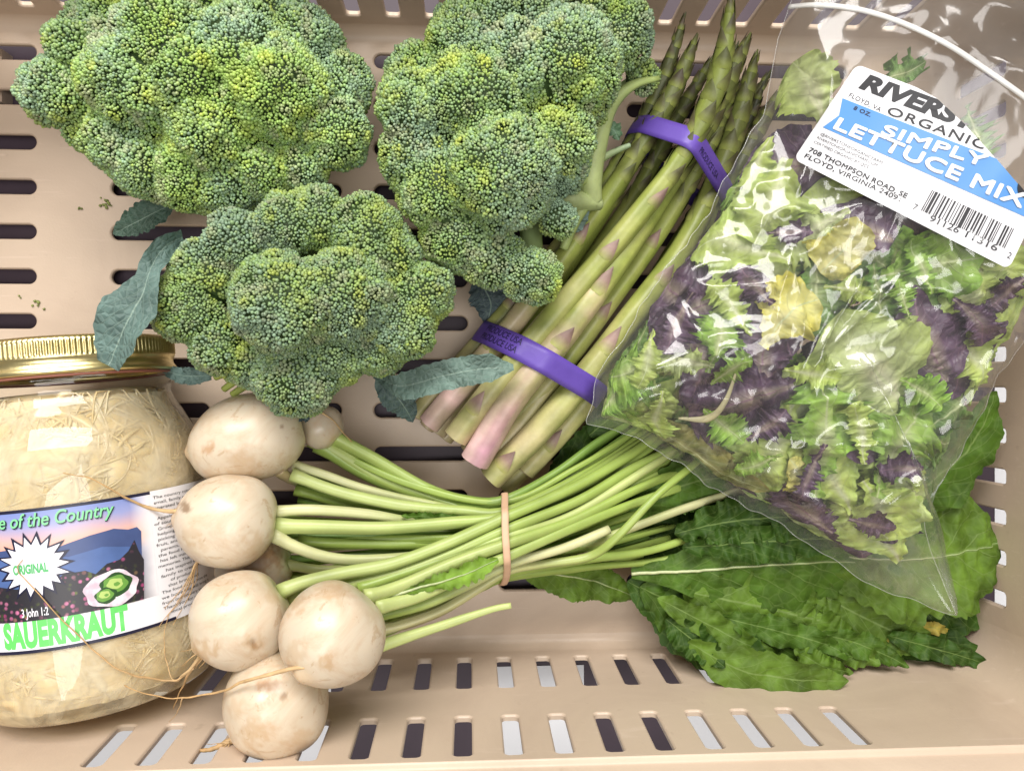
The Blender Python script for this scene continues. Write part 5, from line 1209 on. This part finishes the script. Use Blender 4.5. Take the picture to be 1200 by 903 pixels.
# ---- lettuce leaves packed under the film
PALEG, YEL, GRN, DGRN, PUR, PURD = (.46, .57, .13), (.68, .64, .20), (.29, .47, .07), (.13, .25, .045), (.085, .045, .085), (.038, .02, .042)
rl = np.random.default_rng(99)
LGROUP = 'lettuce leaves inside the bag'
LX, LY, LC = BC[0] - 20, BC[1] - 20, .2
LOW = None
def lettuce(label, px, py, ang, Lpx, Wpx, kind, depth, seed, group=LGROUP):
    """a leaf pressed up under the film: centre in the photo, direction of its tip, length and half width"""
    c = film_pt(px, py, -depth, False); k = pxcm(c[2]); L, W = Lpx / k, Wpx / k * (1.3 if kind[0] != 'frill' else 1.15)
    d = np.array([math.cos(math.radians(ang)), math.sin(math.radians(ang)), 0]); sd = np.array([-d[1], d[0], 0]); bend = rl.uniform(-.12, .12) * L
    C = np.array([c - d * L * .5, c - d * L * .17 + sd * bend * .7, c + d * L * .17 + sd * bend, c + d * L * .5])
    kw = dict(green=dict(serr=.07, nserr=12, ruffle=.24, nruf=3, lobes=.28, nlobes=3, prof=P_FRILL), frill=dict(serr=.22, nserr=14, ruffle=.36, nruf=6, lobes=.55, nlobes=4, prof=P_FRILL),
              oak=dict(serr=.06, nserr=9, ruffle=.2, nruf=2, lobes=.4, nlobes=2, prof=P_OVAL), flat=dict(serr=.04, nserr=8, ruffle=.14, nruf=3, prof=P_OVAL))
    shape, tone = kind; a = dict(kw[shape]); prof = a.pop('prof')
    V, f, uv = leaf_geo(C, W, prof, nu=70, nv=15, fold=.05, crumple=.25, seed=seed, **a)
    dz = V[:, 2] - c[2]; zt = ztop(V[:, 0], V[:, 1]); zb = zbot(V[:, 0], V[:, 1])
    rh, _ = rho(V[:, 0], V[:, 1]); f = f[(rh[f] < 1.04).all(1)]
    sc = np.where(rh > .84, (.84 + .12 * (1 - np.exp(-(rh - .84) / .12))) / np.maximum(rh, .1), 1.0)      # stay inside the bag
    V[:, 0] = BC[0] + (V[:, 0] - BC[0]) * sc; V[:, 1] = BC[1] + (V[:, 1] - BC[1]) * sc; zt = ztop(V[:, 0], V[:, 1]); zb = zbot(V[:, 0], V[:, 1])
    use = np.unique(f); new = np.full(len(V), -1); new[use] = np.arange(len(use)); f = new[f]; V, uv, dz, zt, zb = V[use], uv[use], dz[use], zt[use], zb[use]
    thick = zt - zb; dep = np.minimum(depth, thick * .7)
    V[:, 2] = np.clip(zt - .22 - dep + dz * .9, zb + .03, np.maximum(zt - .05 - dep * .35, zb + .04))
    global LOW
    if LOW is None:
        gx, gy = np.meshgrid(LX + LC * np.arange(200), LY + LC * np.arange(200), indexing='ij'); LOW = ztop(gx, gy) - .03
    gi = np.clip(((V[:, 0] - LX) / LC).round().astype(int), 1, 198); gj = np.clip(((V[:, 1] - LY) / LC).round().astype(int), 1, 198)
    lim = LOW[gi, gj] - .05; V[:, 2] = np.minimum(V[:, 2], lim); V[:, 2] = np.maximum(V[:, 2], zb + .02)
    for a_ in (-1, 0, 1):
        for b_ in (-1, 0, 1): np.minimum.at(LOW, (gi + a_, gj + b_), V[:, 2])
    base, rim, rib, mat = tone
    col = leaf_cols(V, uv, base, rim, seed, .3, rib)
    b = MB().add(V, f, col, uv); o = b.build('lettuce_leaf', mat, None, True, at=(c[0], c[1], c[2] - .5)); tag(o, label, 'lettuce', group); return o
ml, mr = M['lettuce'], M['red_lettuce']
T_PALE = (PALEG, (.40, .52, .13), (.66, .68, .42), ml); T_YEL = (YEL, (.66, .60, .10), (.70, .66, .30), ml); T_GRN = (GRN, (.22, .40, .05), (.55, .60, .30), ml); T_DG = (DGRN, DGRN, (.3, .36, .14), ml)
T_PUR = (PUR, PURD, (.34, .28, .22), mr); T_GP = (GRN, PUR, (.5, .5, .3), mr); T_LIT = ((.46, .54, .22), (.42, .52, .14), (.70, .70, .48), ml)
# deep filling first, where leaves cannot be told apart
fillpoly = [(698, 480), (706, 438), (760, 352), (840, 242), (880, 180), (935, 165), (1000, 215), (1100, 270), (1210, 335), (1180, 425), (1115, 545), (1080, 620), (1040, 655), (900, 600), (800, 540)]
kinds = [('green', T_PALE), ('frill', T_GRN), ('frill', T_GRN), ('green', T_LIT), ('frill', T_PALE), ('green', T_PALE), ('oak', T_PUR), ('frill', T_DG), ('frill', T_PUR)]
names = {id(T_PALE): 'pale green', id(T_GRN): 'bright green', id(T_PUR): 'purple', id(T_DG): 'dark green', id(T_LIT): 'whitish green', id(T_YEL): 'yellow'}
MARK = [('sticker lower edge', 1010, 215), ('bar code', 1115, 275), ('yellow ruffled leaf', 985, 287), ('yellow toothed leaf', 928, 378), ('large whitish green leaf', 1032, 418), ('crinkled purple leaf', 880, 470), ('whitish broken rib', 850, 470), ('lower seam', 850, 550), ('corner over asparagus butts', 705, 470), ('asparagus side edge', 790, 320), ('far edge of the bag', 1165, 430), ('yellow torn leaf', 937, 562), ('lower tip of the bag', 1070, 640)]
used = set()
def place_label(color, x, y, deep):
    for nm, a, b in sorted(MARK, key=lambda q: math.hypot(q[1] - x, q[2] - y)):
        dx, dy = x - a, y - b; w = [('above' if dy < 0 else 'below')] if abs(dy) > 2.2 * abs(dx) else ([('left of' if dx < 0 else 'right of')] if abs(dx) > 2.2 * abs(dy) else [('above left of' if dx < 0 else 'above right of') if dy < 0 else ('below left of' if dx < 0 else 'below right of')])
        lb = '%s lettuce leaf %s%s the %s' % (color, 'deep down ' if deep else '', w[0], nm)
        if lb not in used: used.add(lb); return lb
    return '%s lettuce leaf buried deep inside the bag' % color
HAND = [
 ('pale green lettuce leaf at the bag edge over the asparagus', 862, 296, 165, 125, 38, ('green', T_PALE), .25),
 ('yellow ruffled lettuce leaf just below the sticker', 985, 287, 60, 75, 34, ('oak', T_YEL), .2),
 ('yellow toothed lettuce leaf in the middle of the bag', 928, 378, 40, 90, 34, ('green', T_YEL), .2),
 ('large whitish green lettuce leaf right of the purple cluster', 1032, 418, 130, 150, 58, ('flat', T_LIT), .15),
 ('large dark purple lettuce leaf by the far edge of the bag', 1100, 390, 115, 130, 44, ('oak', T_PUR), .2),
 ('dark purple crinkled lettuce leaf in the left half of the bag', 880, 470, 200, 140, 44, ('frill', T_PUR), .2),
 ('purple lettuce leaf above the crinkled purple one', 905, 425, 80, 100, 36, ('oak', T_PUR), .35),
 ('bright green toothed lettuce leaf low in the middle of the bag', 965, 515, 95, 150, 42, ('frill', T_GRN), .1),
 ('frilly bright green lettuce leaf fanning toward the lower corner of the bag', 1065, 530, 60, 130, 46, ('frill', T_GRN), .12),
 ('greyish purple lettuce leaf between the two bright green ones', 1012, 505, 100, 85, 32, ('oak', T_PUR), .35),
 ('dark purple lettuce leaf under the pale one at the upper edge', 850, 350, 20, 120, 36, ('oak', T_PUR), .4),
 ('frilly green lettuce leaf in the corner of the bag over the asparagus butts', 738, 432, 200, 100, 36, ('frill', T_GRN), .2),
 ('small green lettuce leaf left of the yellow toothed one', 850, 395, 70, 90, 30, ('frill', T_GRN), .3),
 ('pale lettuce leaf below the sticker corner', 905, 235, 250, 110, 36, ('green', T_PALE), .2),
 ('frilly pale lettuce leaf left of the yellow ruffled one', 950, 262, 200, 90, 34, ('frill', T_LIT), .3),
 ('green lettuce leaf under the bar code', 1095, 312, 10, 120, 36, ('green', T_GRN), .2),
 ('pale green lettuce leaf under the sticker lower corner', 1152, 345, 320, 100, 38, ('green', T_PALE), .2),
 ('green lettuce leaf at the far edge below the sticker', 1140, 420, 300, 90, 32, ('frill', T_PALE), .3),
 ('glossy purple lettuce leaf close under the sticker', 1010, 262, 150, 90, 32, ('oak', T_PUR), .3),
 ('yellow torn lettuce leaf near the lower seam', 937, 562, 300, 60, 20, ('oak', T_YEL), .2),
 ('olive lettuce leaf lying along the lower seam', 830, 535, 330, 170, 26, ('flat', ((.20, .22, .05), (.28, .25, .06), (.4, .38, .15), ml)), .2),
 ('pale green lettuce leaf at the lower tip of the bag', 1030, 600, 300, 90, 32, ('green', T_PALE), .2),
 ('dark purple lettuce scrap in the lower tip of the bag', 1052, 612, 280, 60, 22, ('oak', T_PUR), .3),
 ('pale green lettuce leaf standing in the empty bag mouth', 952, 105, 110, 90, 26, ('green', T_LIT), .3),
 ('dark green lettuce scrap above the sticker', 1058, 82, 20, 60, 20, ('frill', T_DG), .4),
 ('green lettuce scrap beside the folded sticker edge', 1150, 152, 300, 70, 18, ('frill', T_DG), .4),
 ('pale green lettuce leaf against the upper left side of the bag', 890, 190, 250, 80, 26, ('green', T_PALE), .3)]
got = []; tries = 0; keepout = [(985, 287, 48), (928, 378, 48), (1032, 418, 62), (1100, 390, 40), (862, 296, 46), (880, 470, 34), (965, 515, 34), (1085, 190, 120)]
while len(got) < 22 and tries < 5000:
    tries += 1; x, y = rl.uniform(700, 1200), rl.uniform(190, 630)
    if not inside(fillpoly, (x, y)) or edge_dist(fillpoly, (x, y)) < 14 or any(math.hypot(x - a, y - b) < q for a, b, q in keepout) or any(math.hypot(x - a, y - b) < 44 for a, b in got): continue
    got.append((x, y)); tn = [T_GRN, T_PALE, T_PUR, T_GRN, T_PALE, T_PUR, T_LIT][rl.integers(7)]
    lettuce(place_label('small frilly ' + names[id(tn)], x, y, False), x, y, rl.uniform(0, 360), rl.uniform(48, 82), rl.uniform(13, 22), ('frill', tn), rl.uniform(.02, .1), int(rl.integers(1e6)))
for i, (lb, x, y, an, L_, W_, kd, dp) in enumerate(sorted(HAND, key=lambda q: q[7])): lettuce(lb, x, y, an, L_, W_, kd, dp, 500 + i, LGROUP)
for depth, need in ((.7, 44), (1.6, 36)):
    got = []; tries = 0
    while len(got) < need and tries < 4000:
        tries += 1; x, y = rl.uniform(690, 1200), rl.uniform(170, 640)
        if not inside(fillpoly, (x, y)) or edge_dist(fillpoly, (x, y)) < 10: continue
        if any(math.hypot(x - a, y - b) < 42 for a, b in got): continue
        got.append((x, y)); kd = kinds[rl.integers(len(kinds))]
        lettuce(place_label(names[id(kd[1])], x, y, depth > 1.2), x, y, rl.uniform(0, 360), rl.uniform(80, 130), rl.uniform(30, 46), kd, depth + rl.uniform(-.3, .3), int(rl.integers(1e6)))
# a whitish rib lying in the purple leaves
o = MB(); C = spline(np.array([film_pt(x, y, -.25, False) for x, y in [(795, 490), (830, 490), (850, 470), (864, 432)]]), 24)
V, f, t, a = tube(C, np.interp(np.linspace(0, 1, 24), [0, .3, 1], [.05, .19, .05]), 10, .5); o.add(V, f, np.array([.46, .42, .24]))
tag(o.build('lettuce_rib', M['stem'], None, True, at=C[0]), 'broken whitish lettuce rib lying on the purple leaves', 'lettuce', LGROUP)
